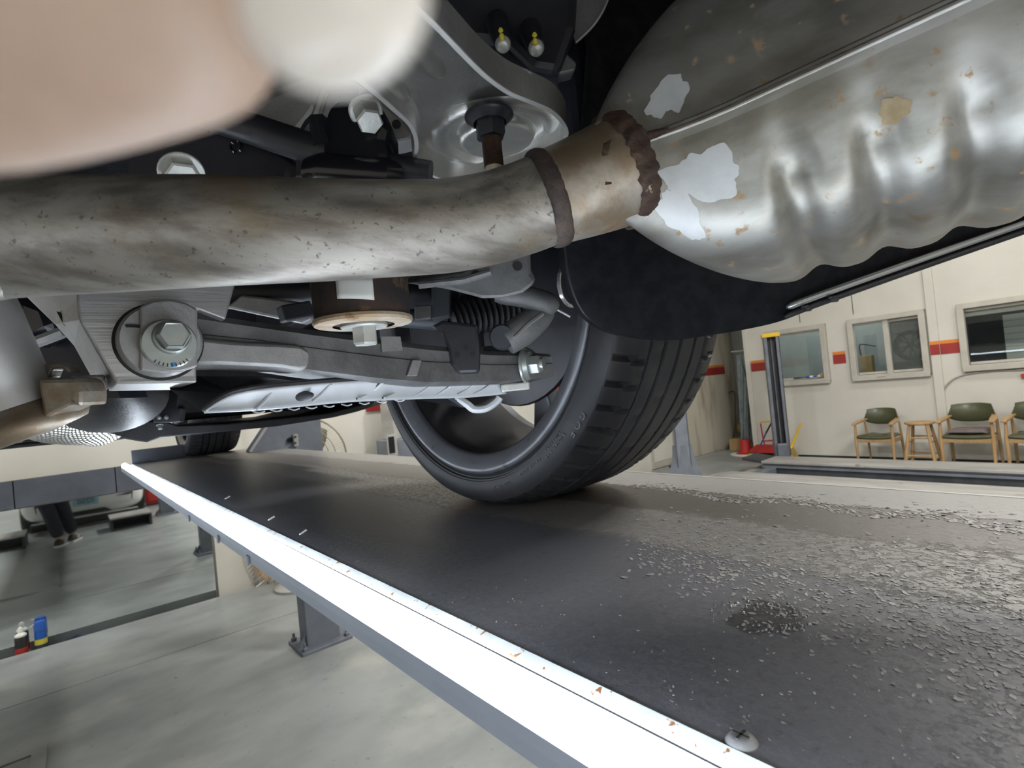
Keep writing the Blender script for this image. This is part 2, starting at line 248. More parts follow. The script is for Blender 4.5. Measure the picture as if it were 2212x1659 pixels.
# ------------------------------------------------------------------ mesh builder
class MB:
    def __init__(s): s.v = []; s.f = []
    def add(s, vs, fs):
        o = len(s.v); s.v += [V(p) for p in vs]; s.f += [tuple(i + o for i in f) for f in fs]; return s
    def box(s, c, size, rot=None):
        c = V(c); h = V(size) / 2; p = []
        for sx, sy, sz in ((-1, -1, -1), (1, -1, -1), (1, 1, -1), (-1, 1, -1), (-1, -1, 1), (1, -1, 1), (1, 1, 1), (-1, 1, 1)):
            q = V((sx * h.x, sy * h.y, sz * h.z)); p.append(c + (rot @ q if rot else q))
        return s.add(p, [(0, 3, 2, 1), (4, 5, 6, 7), (0, 1, 5, 4), (1, 2, 6, 5), (2, 3, 7, 6), (3, 0, 4, 7)])
    def beam(s, a, b, wx, wy, up=V((0, 0, 1))):
        a = V(a); b = V(b); d = b - a; L = d.length; d.normalize(); x = d.cross(up)
        if x.length < 1e-4: x = d.cross(V((1, 0, 0)))
        x.normalize(); y = x.cross(d)
        return s.box((a + b) / 2, (wx, L, wy), Matrix((x, d, y)).transposed())
    def tube(s, pts, r, n=14, cap=True, closed=False):
        pts = [V(p) for p in pts]; m = len(pts); R = r if isinstance(r, (list, tuple)) else [r] * m
        ref = None; rings = []
        for i in range(m):
            if closed: t = pts[(i + 1) % m] - pts[i - 1]
            else: t = pts[min(i + 1, m - 1)] - pts[max(i - 1, 0)]
            t.normalize()
            if ref is None:
                ref = t.cross(V((0, 0, 1)))
                if ref.length < 1e-3: ref = t.cross(V((1, 0, 0)))
            ref = (ref - t * ref.dot(t)).normalized(); u = t.cross(ref)
            rings.append([pts[i] + (ref * math.cos(2 * PI * k / n) + u * math.sin(2 * PI * k / n)) * R[i] for k in range(n)])
        return s.rings(rings, cap and not closed, closed)
    def rings(s, rings, cap=True, closed=False):
        m = len(rings); n = len(rings[0]); f = []
        for i in range(m if closed else m - 1):
            for k in range(n):
                a = i * n; b = ((i + 1) % m) * n; f.append((a + k, a + (k + 1) % n, b + (k + 1) % n, b + k))
        if cap: f.append(tuple(range(n))[::-1]); f.append(tuple((m - 1) * n + k for k in range(n)))
        return s.add([p for r in rings for p in r], f)
    def lathe(s, prof, c, axis=V((0, 0, 1)), n=32, close=False, cap=False):
        c = V(c); axis = V(axis).normalized(); x = axis.cross(V((0, 0, 1)))
        if x.length < 1e-3: x = V((1, 0, 0))
        x.normalize(); y = axis.cross(x); vs = []
        for (r, h) in prof:
            r = max(r, 1e-5)
            vs += [c + axis * h + (x * math.cos(2 * PI * k / n) + y * math.sin(2 * PI * k / n)) * r for k in range(n)]
        m = len(prof); f = []
        for i in range(m if close else m - 1):
            for k in range(n):
                a = i * n; b = ((i + 1) % m) * n; f.append((a + k, a + (k + 1) % n, b + (k + 1) % n, b + k))
        if cap: f.append(tuple(range(n))[::-1]); f.append(tuple((m - 1) * n + k for k in range(n)))
        return s.add(vs, f)
    def prism(s, poly, vec):
        n = len(poly); vec = V(vec); vs = [V(p) for p in poly] + [V(p) + vec for p in poly]
        return s.add(vs, [tuple(range(n))[::-1], tuple(range(n, 2 * n))] + [(k, (k + 1) % n, n + (k + 1) % n, n + k) for k in range(n)])
    def grid(s, rows):
        n = len(rows[0]); f = []
        for i in range(len(rows) - 1):
            for k in range(n - 1): f.append((i * n + k, i * n + k + 1, (i + 1) * n + k + 1, (i + 1) * n + k))
        return s.add([p for r in rows for p in r], f)
    def hexa(s, c, axis, af, h, chamfer=0.12):
        r = af / math.sqrt(3)
        return s.lathe([(r, 0), (r, h * (1 - chamfer)), (r * 0.88, h)], c, axis, 6, cap=True)
    def sphere(s, c, rx, ry=None, rz=None, n=14, rot=None):
        ry = ry or rx; rz = rz or rx; rings = []; c = V(c)
        for i in range(n // 2 + 1):
            a = PI * i / (n // 2); ring = []
            for k in range(n):
                q = V((rx * max(math.sin(a), 1e-3) * math.cos(2 * PI * k / n), ry * max(math.sin(a), 1e-3) * math.sin(2 * PI * k / n), rz * math.cos(a)))
                ring.append(c + (rot @ q if rot else q))
            rings.append(ring[::-1])
        return s.rings(rings)
    def build(s, name, m, parent=None, smooth=35, bevel=0.0, solid=0.0, sub=0, label=None, kind=None, cat=None, group=None):
        me = bpy.data.meshes.new(name)
        if s.v and not parent:
            pass
        me.from_pydata([tuple(p) for p in s.v], [], s.f); me.update()
        bm = bmesh.new(); bm.from_mesh(me); bmesh.ops.recalc_face_normals(bm, faces=bm.faces); bm.to_mesh(me); bm.free()
        if smooth:
            me.polygons.foreach_set('use_smooth', [True] * len(me.polygons)); me.set_sharp_from_angle(angle=math.radians(smooth))
        o = bpy.data.objects.new(name, me); COL.objects.link(o)
        me.materials.append(M[m] if isinstance(m, str) else m)
        if parent: attach(o, parent)
        if solid: k = o.modifiers.new('solid', 'SOLIDIFY'); k.thickness = solid; k.offset = 0
        if bevel: k = o.modifiers.new('bevel', 'BEVEL'); k.width = bevel; k.segments = 2; k.limit_method = 'ANGLE'; k.angle_limit = math.radians(40)
        if sub: k = o.modifiers.new('sub', 'SUBSURF'); k.levels = sub; k.render_levels = sub
        tag(o, label, cat, group, kind); return o
def world_of(o):
    m = Matrix.Identity(4)
    while o: m = (o.matrix_parent_inverse @ o.matrix_basis if o.parent else o.matrix_basis) @ m; o = o.parent
    return m
def attach(o, parent): o.parent = parent; o.matrix_parent_inverse = world_of(parent).inverted()
def tag(o, label=None, cat=None, group=None, kind=None):
    if label: o['label'] = label
    if cat: o['category'] = cat
    if group: o['group'] = group
    if kind: o['kind'] = kind
    return o
def thing(name, loc, label, cat, group=None, rz=0.0):
    o = bpy.data.objects.new(name, None); o.location = loc; o.rotation_euler = (0, 0, rz); o.empty_display_size = 0.1; COL.objects.link(o)
    return tag(o, label, cat, group)
def put(o, loc, rz=0.0): o.location = loc; o.rotation_euler = (0, 0, rz); return o
def copy_tree(src, label=None):
    kids = {}
    for q in bpy.data.objects:
        if q.parent: kids.setdefault(q.parent.name, []).append(q)
    def rec(o, p):
        c = o.copy(); COL.objects.link(c)
        if p: c.parent = p; c.matrix_parent_inverse = o.matrix_parent_inverse.copy()
        for ch in kids.get(o.name, []): rec(ch, c)
        return c
    c = rec(src, None)
    if label: c['label'] = label
    return c
def smooth_path(pts, k=6, closed=False):
    pts = [V(p) for p in pts]; n = len(pts); out = []
    for i in range(n if closed else n - 1):
        if closed: p0, p1, p2, p3 = pts[i - 1], pts[i], pts[(i + 1) % n], pts[(i + 2) % n]
        else: p0, p1, p2, p3 = pts[max(i - 1, 0)], pts[i], pts[i + 1], pts[min(i + 2, n - 1)]
        for j in range(k):
            t = j / k
            out.append(0.5 * ((2 * p1) + (p2 - p0) * t + (2 * p0 - 5 * p1 + 4 * p2 - p3) * t * t + (3 * p1 - p0 - 3 * p2 + p3) * t ** 3))
    if not closed: out.append(pts[-1])
    return out
def cyl(mb, c, axis, r, h, n=24, ch=0.0):
    axis = V(axis).normalized()
    if ch: return mb.lathe([(r - ch, 0), (r, ch), (r, h - ch), (r - ch, h)], c, axis, n, cap=True)
    return mb.lathe([(r, 0), (r, h)], c, axis, n, cap=True)
def bolt(name, c, axis, af, h, washer, parent, m='zinc', label=None):
    b = MB(); axis = V(axis).normalized(); t = h * 0.22
    cyl(b, c, axis, washer, t, 24, t * 0.25); b.hexa(V(c) + axis * t, axis, af, h - t)
    return b.build(name, m, parent, smooth=30, label=label)

# ================================================================== the shop
def struct(mb, name, m, parent=None, **k):
    return mb.build(name, m, parent, kind=None if parent else 'structure', **k)
GD = -0.085                                                        # the gutter along the mirror wall lies a little lower
floor = struct(MB().box((1.2, -1.5, GD - 0.05), (17.0, 13.4, 0.1)), 'floor', 'gutter', smooth=0)
ys = [-8.0, -2.4, 0.7, 3.957, 4.85]
for i in range(4):
    MB().box((1.2, (ys[i] + ys[i + 1]) / 2, GD / 2), (16.9, ys[i + 1] - ys[i] - 0.007, -GD)).build('slab', 'floor', floor, smooth=0)
h = MB()
for (x0, x1, y0, y1) in ((-1.2, -0.17, 3.27, 3.322), (-0.222, -0.17, 2.5, 3.27)):
    h.box(((x0 + x1) / 2, (y0 + y1) / 2, 0.005), (x1 - x0, y1 - y0, 0.01))
h.build('hatch_frame', 'floor', floor, smooth=0)
MB().box((-0.75, 2.87, 0.002), (1.06, 0.79, 0.004)).build('hatch_plate', 'floor', floor, smooth=0)
ceil = struct(MB().box((1.2, -1.5, 4.25), (17.0, 13.4, 0.1)), 'ceiling', 'ceiling', smooth=0)
struct(MB().box((1.2, 5.04, 2.05), (17.0, 0.14, 4.3)), 'wall_front', 'wall', smooth=0)
struct(MB().box((1.2, -8.1, 2.05), (17.0, 0.14, 4.3)), 'wall_back', 'wall', smooth=0)
struct(MB().box((-7.2, -1.5, 2.05), (0.14, 13.1, 4.3)), 'wall_left', 'wall', smooth=0)
struct(MB().box((9.7, -1.5, 2.05), (0.14, 13.0, 4.3)), 'wall_far_right', 'room', smooth=0)
# stained end of the front wall in the corner recess
struct(MB().box((8.45, 4.965, 1.9), (2.3, 0.012, 3.8)), 'trim_3', 'wall_dirty', smooth=0)
# slate panels over the mirror
tr1 = struct(MB().box((-2.9, 4.967, 1.03), (7.46, 0.004, 0.19)), 'trim_1', 'joint', smooth=0)
x = 0.83
for wd in (0.59, 0.555) + (0.555,) * 9:
    MB().box((x - wd / 2, 4.962, 1.029), (wd - 0.006, 0.012, 0.188)).build('panel', 'slate', tr1, smooth=0, bevel=0.002); x -= wd
struct(MB().box((0.97, 4.945, 1.0), (0.262, 0.045, 2.1)), 'trim_2', 'wall', smooth=0)
mir = MB().box((-2.55, 4.962, 0.451), (6.75, 0.012, 0.958)).build('wall_mirror', 'mirror', None, smooth=0)
tag(mir, 'long low wall mirror under the slate blue panels reflecting the shop floor', 'mirror')

# right wall, one sheet with three window openings
yc = [-6.0, 0.30, 1.43, 1.752, 2.617, 2.912, 3.76, 4.07]; zc = [0.0, 1.085, 1.93, 4.2]
holes = {(1, 1), (3, 1), (5, 1)}
mb = MB(); vs = [(8.45, y, z) for y in yc for z in zc]; fs = []
for i in range(len(yc) - 1):
    for k in range(3):
        if (i, k) not in holes: fs.append((i * 4 + k, (i + 1) * 4 + k, (i + 1) * 4 + k + 1, i * 4 + k + 1))
mb.add(vs, fs); wr = struct(mb, 'wall_right', 'wall', smooth=0, solid=0.1)
struct(MB().box((8.9, 4.1, 2.1), (1.1, 0.04, 4.2)), 'wall_recess', 'wall', smooth=0)
struct(MB().box((8.385, 4.09, 2.1), (0.05, 0.07, 4.2)), 'trim_4', 'wall', smooth=0, bevel=0.006)
struct(MB().box((8.39, 1.69, 2.1), (0.05, 0.095, 4.2)), 'trim_5', 'wall', smooth=0, bevel=0.005)
for (y0, y1, xx) in ((3.83, 4.05, 8.397), (2.70, 2.86, 8.397), (1.738, 1.80, 8.397), (1.6425, 1.7375, 8.3635), (1.44, 1.642, 8.397)):
    if y0 > 1.73 and y1 < 1.81: continue
    MB().box((xx, (y0 + y1) / 2, 1.403), (0.003, y1 - y0, 0.13)).build('red_stripe', 'red_stripe', wr, smooth=0)
    MB().box((xx, (y0 + y1) / 2, 1.489), (0.003, y1 - y0, 0.042)).build('orange_stripe', 'orange_stripe', wr, smooth=0)
MB().box((5.75, 4.957, 1.403), (7.0, 0.003, 0.13)).build('red_stripe', 'red_stripe', bpy.data.objects['wall_front'], smooth=0)
MB().box((5.75, 4.957, 1.489), (7.0, 0.003, 0.042)).build('orange_stripe', 'orange_stripe', bpy.data.objects['wall_front'], smooth=0)
MB().box((8.398, -0.9, 0.0125), (0.012, 9.9, 0.025)).build('skirting', 'joint', wr, smooth=0)
seams = MB()
for yy in (2.55, 3.25): seams.box((8.399, yy, 3.1), (0.004, 0.008, 2.2))
seams.build('panel_joint', 'joint', wr, smooth=0)

def window(n, y0, y1, z0, z1, mull, blind=None):
    f = MB(); t = 0.04; x0 = 8.385
    for (a, b, c, d) in ((y0 - 0.03, y1 + 0.03, z0 - 0.035, z0 + t), (y0 - 0.03, y1 + 0.03, z1 - t, z1 + 0.03)):
        f.box((x0, (a + b) / 2, (c + d) / 2), (0.09, b - a, d - c))
    for a in (y0, y1): f.box((x0, a, (z0 + z1) / 2), (0.088, 0.07, z1 - z0))
    w_ = struct(f, 'window_%d' % n, 'frame', smooth=0, bevel=0.006)
    s = MB()
    if mull: s.box((8.40, mull, (z0 + z1) / 2), (0.05, 0.06, z1 - z0 - 0.06))
    for a in ((z0 + 0.06), (z1 - 0.06)): s.box((8.425, (y0 + y1) / 2, a), (0.03, y1 - y0 - 0.08, 0.03))
    s.build('sash', 'frame', w_, smooth=0, bevel=0.003)
    ed = [y0 + 0.04] + ([mull] if mull else []) + [y1 - 0.04]
    for i in range(len(ed) - 1):
        MB().box((8.43, (ed[i] + ed[i + 1]) / 2, (z0 + z1) / 2), (0.005, ed[i + 1] - ed[i], z1 - z0 - 0.08)).build('pane', 'glass', w_, smooth=0)
    return w_
w1 = window(1, 2.95, 3.75, 1.11, 1.905, None)
w2 = window(2, 1.79, 2.60, 1.11, 1.905, 2.19)
w3 = window(3, 0.34, 1.41, 1.135, 1.90, None)
MB().box((8.47, 1.98, 1.51), (0.006, 0.37, 0.74)).build('blind', 'blind', w2, smooth=0)
MB().box((8.47, 0.88, 1.84), (0.02, 1.05, 0.15)).build('blind_box', 'frame', w3, smooth=0)
MB().tube([(8.36, 2.33, 1.125), (8.34, 2.33, 1.12), (8.34, 2.24, 1.12), (8.36, 2.24, 1.125)], 0.008, 8).build('latch', 'frame', w2)
# rooms behind the windows
struct(MB().box((9.25, 2.85, 1.7), (0.06, 2.4, 3.0)), 'wall_office', 'room', smooth=0)
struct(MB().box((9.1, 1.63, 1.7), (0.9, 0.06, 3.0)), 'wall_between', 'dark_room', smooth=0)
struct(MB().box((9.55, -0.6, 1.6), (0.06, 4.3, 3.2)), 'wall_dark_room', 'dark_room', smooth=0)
area('office_fill_light', (8.9, 2.9, 2.8), 0.4, 1.4, 26, (0.85, 0.95, 1.0))  # unseen fill lamp added to brighten the office behind the panes
area('shutter_fill_light', (8.95, 0.7, 3.0), 0.3, 0.8, 7, (0.95, 1.0, 0.97))  # unseen fill lamp added so the shutter shows in the dark room
sh = thing('roller_shutter', (9.3, 0.62, 1.1), 'white slatted roller shutter seen through the rightmost wall window', 'shutter')
for k in range(8): MB().box((9.3, 0.62, 1.15 + k * 0.082), (0.02, 1.06, 0.078)).build('slat', 'whiteboard', sh, smooth=0)
fb = MB().box((9.0, 2.62, 1.27), (0.12, 0.15, 0.3)).build('file_box', 'card', None, smooth=0, bevel=0.006)
tag(fb, 'pale box file standing inside the middle sliding window', 'box')
ma = MB().tube(smooth_path([(9.2, 2.72, 1.2), (9.0, 2.70, 1.55), (8.95, 2.62, 1.58), (8.9, 2.47, 1.54)], 4), 0.011, 8).build('desk_lamp_arm', 'cable', None)
tag(ma, 'thin dark bent lamp arm behind the middle sliding window', 'lamp arm')
# things on the sill of window 1
def sill_item(mb, name, m, label, cat): o = mb.build(name, m, None, bevel=0.002); tag(o, label, cat); return o
b = MB().tube([(8.345, 3.40, 1.182), (8.345, 3.31, 1.182), (8.345, 3.29, 1.182), (8.345, 3.24, 1.182)], [0.012, 0.012, 0.008, 0.006], 10)
sill_item(b, 'marker_pen', 'steel_dark', 'dark marker pen lying on the leftmost window sill', 'pen')
b = MB().tube([(8.345, 3.23, 1.186), (8.345, 3.13, 1.186), (8.345, 3.11, 1.186), (8.345, 3.08, 1.186)], [0.016, 0.016, 0.01, 0.008], 12)
o = sill_item(b, 'small_bottle', 'blue_plastic', 'small blue and white bottle lying on the leftmost window sill', 'bottle')
MB().tube([(8.345, 3.17, 1.186), (8.345, 3.125, 1.186)], 0.0172, 12).build('label_band', 'sticker', o)
sill_item(MB().sphere((8.345, 3.045, 1.188), 0.02, 0.026, 0.018), 'white_ball', 'sticker', 'white oval ball on the leftmost window sill', 'ball')
sill_item(MB().box((8.345, 2.965 + 0.055, 1.2), (0.03, 0.03, 0.05)), 'wooden_block', 'card', 'little brown block at the right end of the leftmost window sill', 'block')
b = MB().tube(smooth_path([onx(2212, 799, 8.385), onx(2140, 802, 8.385), onx(2075, 812, 8.385), onx(2045, 832, 8.385), onx(2037, 860, 8.385), onx(2041, 920, 8.385), onx(2046, 975, 8.385)], 5), 0.009, 8).build('wall_cable', 'conduit', None)
tag(b, 'grey cable curving down the wall below the rightmost window', 'cable')
b = MB().box(onx(2211, 812, 8.38), (0.03, 0.04, 0.05)).build('wall_socket', 'red_plastic', None, smooth=0, bevel=0.003)
tag(b, 'small red wall box below the rightmost window at the picture edge', 'wall box')

# ceiling lamps
ref = ['over the right bay', 'along the wall with the chairs', 'by the front mirror wall', 'over the back right', 'over the left bay', 'over the back left']
for i, (x, y, z, sx, sy, wt) in enumerate(LAMPS):
    t = thing('ceiling_lamp', (x, y, 4.2), 'long white ceiling lamp ' + ref[i], 'lamp', 'ceiling lamps of the shop')
    MB().box((x, y, 4.16), (sx + 0.08, sy + 0.08, 0.09)).build('housing', 'frame', t, smooth=0, bevel=0.01)
    MB().box((x, y, 4.10), (sx, sy, 0.03)).build('diffuser', 'lamp', t, smooth=0)

# ------------------------------------------------------------------ chairs and stool by the right wall
def make_chair(loc, label):
    t = thing('armchair', (0, 0, 0), label, 'chair', 'armchairs along the right wall')
    W = 0.25
    for s in (-1, 1):
        MB().tube([(s * (W - 0.005), -0.235, 0), (s * W, -0.225, 0.36), (s * (W - 0.005), -0.22, 0.545)], [0.015, 0.023, 0.016], 10).build('leg', 'wood', t)
        MB().tube([(s * (W - 0.01), 0.255, 0), (s * (W - 0.015), 0.20, 0.36), (s * (W - 0.01), 0.15, 0.555)], [0.014, 0.021, 0.014], 10).build('leg', 'wood', t)
        a = MB(); rows = []
        for i in range(9):
            q = i / 8; y = -0.275 + q * 0.50; wd = 0.026 + 0.012 * math.sin(PI * min(1, q * 1.4)); xx = s * (W + 0.004 - 0.05 * q * q)
            rows.append([V((xx - wd, y, 0.55 + 0.035 * q)), V((xx + wd, y, 0.55 + 0.035 * q)), V((xx + wd, y, 0.575 + 0.035 * q)), V((xx - wd, y, 0.575 + 0.035 * q))])
        a.rings(rows).build('armrest', 'wood', t, bevel=0.006)
        MB().beam((s * (W - 0.012), -0.22, 0.345), (s * (W - 0.016), 0.2, 0.33), 0.022, 0.05).build('side_rail', 'wood', t, bevel=0.004)
    MB().beam((-W + 0.01, -0.222, 0.352), (W - 0.01, -0.222, 0.352), 0.024, 0.06).build('front_rail', 'wood', t, bevel=0.004)
    st = MB(); rows = []
    for i in range(9):
        q = i / 8 * 2 - 1; row = []
        for (z, k) in ((0.375, 1.0), (0.40, 1.02), (0.418, 0.93), (0.422, 0.5)):
            row.append(V((q * 0.235 * k if abs(q) < 1 else q * 0.235 * k, -0.245 * k, z - 0.012 * (1 - q * q))))
        for (z, k) in ((0.415, 0.5), (0.40, 0.93), (0.38, 1.0), (0.36, 1.0)):
            row.append(V((q * 0.215 * k, 0.215 * k, z - 0.012 * (1 - q * q))))
        rows.append(row)
    st.rings(rows).build('seat', 'olive', t, bevel=0.008)
    bk = MB(); rows = []
    for i in range(13):
        q = i / 12 * 2 - 1; e = abs(q) ** 3
        xx = q * 0.235; y = 0.215 - 0.075 * q * q; zt = 0.735 - 0.012 * e; zb = 0.515 + 0.055 * e; xt = q * (0.235 - 0.035)
        rows.append([V((xx, y, zb)), V((xx, y - 0.022, zb + 0.03)), V((xt, y + 0.012, zt - 0.03)), V((xt, y + 0.03, zt)), V((xt, y + 0.055, zt - 0.02)), V((xx, y + 0.03, zb + 0.02))])
    bk.rings(rows).build('backrest', 'olive', t, smooth=60)
    return put(t, loc, -PI / 2)
c1 = make_chair((7.96, 2.27, 0), 'leftmost olive vinyl armchair with pale wooden legs by the right wall')
c1.scale = (0.80, 0.95, 0.97)
c2 = copy_tree(c1, 'olive vinyl armchair carrying a mauve cushion right of the stool'); put(c2, (7.96, 1.366, 0), -PI / 2); c2.scale = (0.92, 1.0, 1.0)
c3 = copy_tree(c1, 'olive vinyl armchair cut off by the right picture edge'); put(c3, (7.96, 0.80, 0), -PI / 2); c3.scale = (0.92, 1.0, 1.0)
cu = MB(); rows = []
for i in range(12):
    q = i / 11 * 2 - 1; k = math.sqrt(max(0.05, 1 - abs(q) ** 6))
    rows.append([V((7.96 - 0.235 + dx, 1.366 + q * 0.185, 0.4245 + 0.004 + zz * k)) for dx, zz in ((0.0, 0.012), (0.012, 0.036), (0.2, 0.042), (0.38, 0.03), (0.39, 0.01), (0.2, 0.0), (0.012, 0.0))])
tag(cu.rings(rows).build('seat_cushion', 'cushion', None, smooth=60), 'flat mauve grey cushion lying on the seat of the armchair right of the stool', 'cushion')
st = thing('bar_stool', (7.85, 1.81, 0), 'round topped pale wooden stool between two olive armchairs', 'stool')
MB().lathe([(0.0, 0.525), (0.13, 0.525), (0.15, 0.535), (0.15, 0.55), (0.14, 0.558), (0.0, 0.558)], (7.85, 1.81, 0), n=32).build('seat', 'wood', st)
lg = []
for s in ((-1, -1), (1, -1), (1, 1), (-1, 1)):
    p0 = V((7.85 + s[0] * 0.085, 1.81 + s[1] * 0.085, 0.53)); p1 = V((7.85 + s[0] * 0.155, 1.81 + s[1] * 0.155, 0)); lg.append((p0, p1))
    MB().tube([p1, p1.lerp(p0, 0.3), p0], [0.017, 0.02, 0.017], 10).build('leg', 'wood', st)
for i in range(4):
    for q in ((0.22, 0.60), (0.30, 0.70))[i % 2]:
        a, c = lg[i], lg[(i + 1) % 4]
        MB().tube([a[1].lerp(a[0], q), c[1].lerp(c[0], q)], 0.010, 8).build('rung', 'wood', st)

# ------------------------------------------------------------------ the low lift in the next bay
lo = thing('four_post_lift', (6.3, 1.5, 0), 'grey four post lift lowered to the floor in front of the armchairs', 'lift')
def low_runway(x0, x1):
    r = MB().box(((x0 + x1) / 2, 0.0, 0.185), (x1 - x0, 6.5, 0.03)).build('runway', 'steel_light', lo, smooth=0, bevel=0.004)
    for (xx, wd) in ((x0 + 0.012, 0.024), (x1 - 0.012, 0.024)):
        MB().box((xx, 0.0, 0.11), (wd, 6.46, 0.12)).build('side_channel', 'steel_dark', r, smooth=0, bevel=0.003)
    MB().box((x1 - 0.035, 0, 0.10), (0.03, 6.46, 0.02)).build('rail', 'steel_blue', r, smooth=0)
    MB().box((x0 - 0.012, 0, 0.135), (0.03, 6.46, 0.02)).build('rail', 'steel_blue', r, smooth=0)
    MB().prism([V((x0, 3.25, 0.2)), V((x0, 3.50, 0.235 if x0 > 6 else 0.15)), V((x0, 3.50, 0.2 if x0 > 6 else 0.13)), V((x0, 3.25, 0.17))], (x1 - x0, 0, 0)).build('end_plate', 'steel_dark' if x0 > 6 else 'steel_light', r, smooth=0)
    return r
low_runway(5.44, 5.99); low_runway(6.74, 7.16)
MB().box((6.365, 3.12, 0.07), (0.74, 0.12, 0.12)).build('cross_beam', 'steel_blue', lo, smooth=0, bevel=0.005)
MB().box((6.3, 3.34, 0.05), (2.3, 0.12, 0.08)).build('front_beam', 'steel_light', lo, smooth=0)
def lift_post(cx, cy, zt, parent, wd=0.2, foot=0.34, m='steel_blue', cap=False, face=-1):
    p = MB(); h_ = wd / 2; t = 0.02
    p.box((cx, cy + h_ - t / 2, zt / 2), (wd, t, zt))                            # back web
    p.box((cx - h_ + t / 2, cy - t / 2, zt / 2), (t, wd - t, zt)); p.box((cx + h_ - t / 2, cy - t / 2, zt / 2), (t, wd - t, zt))
    p.box((cx - h_ + 0.03, cy - h_ + t / 2, zt / 2), (0.05, t, zt)); p.box((cx + h_ - 0.03, cy - h_ + t / 2, zt / 2), (0.05, t, zt))
    return p
px_ = 7.62; py_ = 3.36
R45 = Matrix.Rotation(math.radians(-48), 3, 'Z')
def oriented_post(cx, cy, zt, name, parent, R, wd, m):
    p = MB(); h_ = wd / 2; t = 0.012
    def bx(x, y, sx, sy, z0=0.012, z1=zt): p.box(V((cx, cy, (z0 + z1) / 2)) + R @ V((x, y, 0)), (sx, sy, z1 - z0), R)
    bx(0, h_ - t / 2, wd, t); bx(-h_ + t / 2, 0, t, wd); bx(h_ - t / 2, 0, t, wd)
    bx(-h_ + 0.022, -h_ + t / 2, 0.044, t); bx(h_ - 0.022, -h_ + t / 2, 0.044, t)
    o = p.build(name, m, parent, smooth=0)
    c = MB()
    c.box(V((cx, cy, zt / 2)) + R @ V((0, 0.015, 0)), (wd * 0.72, 0.02, zt - 0.04), R)
    c.build('inner_channel', 'black_satin', o, smooth=0)
    MB().tube([V((cx, cy, 0.1)) + R @ V((0.0, -0.01, 0)), V((cx, cy, zt - 0.02)) + R @ V((0.0, -0.01, 0))], 0.012, 8).build('lifting_rod', 'steel_blue', o)
    return o
R1 = Matrix.Rotation(math.radians(-62), 3, 'Z')
p1 = oriented_post(px_, py_, 1.80, 'post', lo, R1, 0.2, 'steel_blue')
cp = MB()
cp.rings([[V((px_, py_, z)) + R1 @ V((a * k, b_ * k, 0)) for a, b_ in ((-0.115, -0.115), (0.115, -0.115), (0.115, 0.115), (-0.115, 0.115))] for z, k in ((1.80, 1.0), (1.835, 1.0), (1.86, 0.85))])
cp.build('end_cap', 'yellow', p1, smooth=20, bevel=0.006, label='yellow plastic cap on the post top')
MB().box(V((px_, py_, 0.17)) + R1 @ V((0, -0.13, 0)), (0.13, 0.09, 0.30), R1).build('carriage', 'steel_blue', p1, smooth=0, bevel=0.012)
MB().box((px_, py_, 0.006), (0.36, 0.36, 0.012), R1).build('base_plate', 'steel_blue', p1, smooth=0)
MB().lathe([(0.02, 0), (0.02, 0.06)], V((px_, py_, 0.14)) + R1 @ V((0.09, -0.16, 0)), R1 @ V((0, -1, 0)), 14, cap=True).build('roller', 'zinc', p1)
px2, py2 = 5.13, 3.33
p2 = oriented_post(px2, py2, 1.80, 'post', lo, Matrix.Rotation(math.radians(40), 3, 'Z'), 0.15, 'steel_blue')
fl = MB(); rows = []
for i in range(9):
    q = i / 8; k = 0.075 + 0.17 * (1 - q) ** 1.9; z = 0.012 + q * 0.62; rows.append([V((px2 + a * k, py2 + b_ * k, z)) for a, b_ in ((-1, -1), (1, -1), (1, 1), (-1, 1))])
fl.rings(rows).build('flared_foot', 'steel_blue', p2, smooth=20)
MB().box((px2, py2, 0.006), (0.5, 0.5, 0.012)).build('base_plate', 'steel_blue', p2, smooth=0)
# ------------------------------------------------------------------ corner with cleaning things
def obj1(mb, name, m, label, cat, **k): o = mb.build(name, m, None, **k); tag(o, label, cat); return o
dp = thing('long_handled_dustpan', onx(1655, 985, 8.1), 'red long handled dustpan with a dark tray left of the yellow capped post', 'dustpan')
XD = 8.1
B_ = lambda px, py: onx(px, py, XD)
f0 = B_(1640, 910); f1 = B_(1668, 910)
MB().tube([B_(1643, 915), B_(1648, 945), B_(1652, 962)], 0.011, 8).build('side_bar', 'red_plastic', dp)
MB().tube([B_(1671, 915), B_(1671, 945), B_(1670, 962)], 0.011, 8).build('side_bar', 'red_plastic', dp)
MB().tube([B_(1641, 912), B_(1673, 909)], 0.012, 8).build('grip', 'yellow', dp)
MB().tube([B_(1650, 953), B_(1672, 951)], 0.010, 8).build('cross_bar', 'red_plastic', dp)
tb = V(B_(1660, 975)); tb.z = 0
tp = MB(); wd = 0.13
tp.add([tb + V((-0.16, -wd, 0.004)), tb + V((-0.16, wd, 0.004)), tb + V((0.1, wd, 0.004)), tb + V((0.1, -wd, 0.004)), tb + V((0.1, -wd, 0.2)), tb + V((0.1, wd, 0.2)), tb + V((-0.1, -wd, 0.1)), tb + V((-0.1, wd, 0.1))],
       [(0, 1, 2, 3), (3, 2, 5, 4), (0, 3, 4, 6), (1, 7, 5, 2), (4, 5, 7, 6)])
tp.build('tray', 'red_plastic', dp, smooth=0, solid=0.006)
MB().box(tb + V((0.085, 0, 0.1)), (0.006, 2 * wd - 0.02, 0.17)).build('tray_inside', 'steel_dark', dp, smooth=0)
br = thing('floor_broom', onx(1640, 978, 8.2), 'broom with black and blue handle and purple bristles behind the dustpan', 'broom')
p0 = onx(1672, 903, 8.25); p1_ = onx(1655, 935, 8.22); p2_ = onx(1640, 968, 8.19)
MB().tube([p0, p1_], 0.013, 10).build('handle', 'cable', br, label='black upper handle')
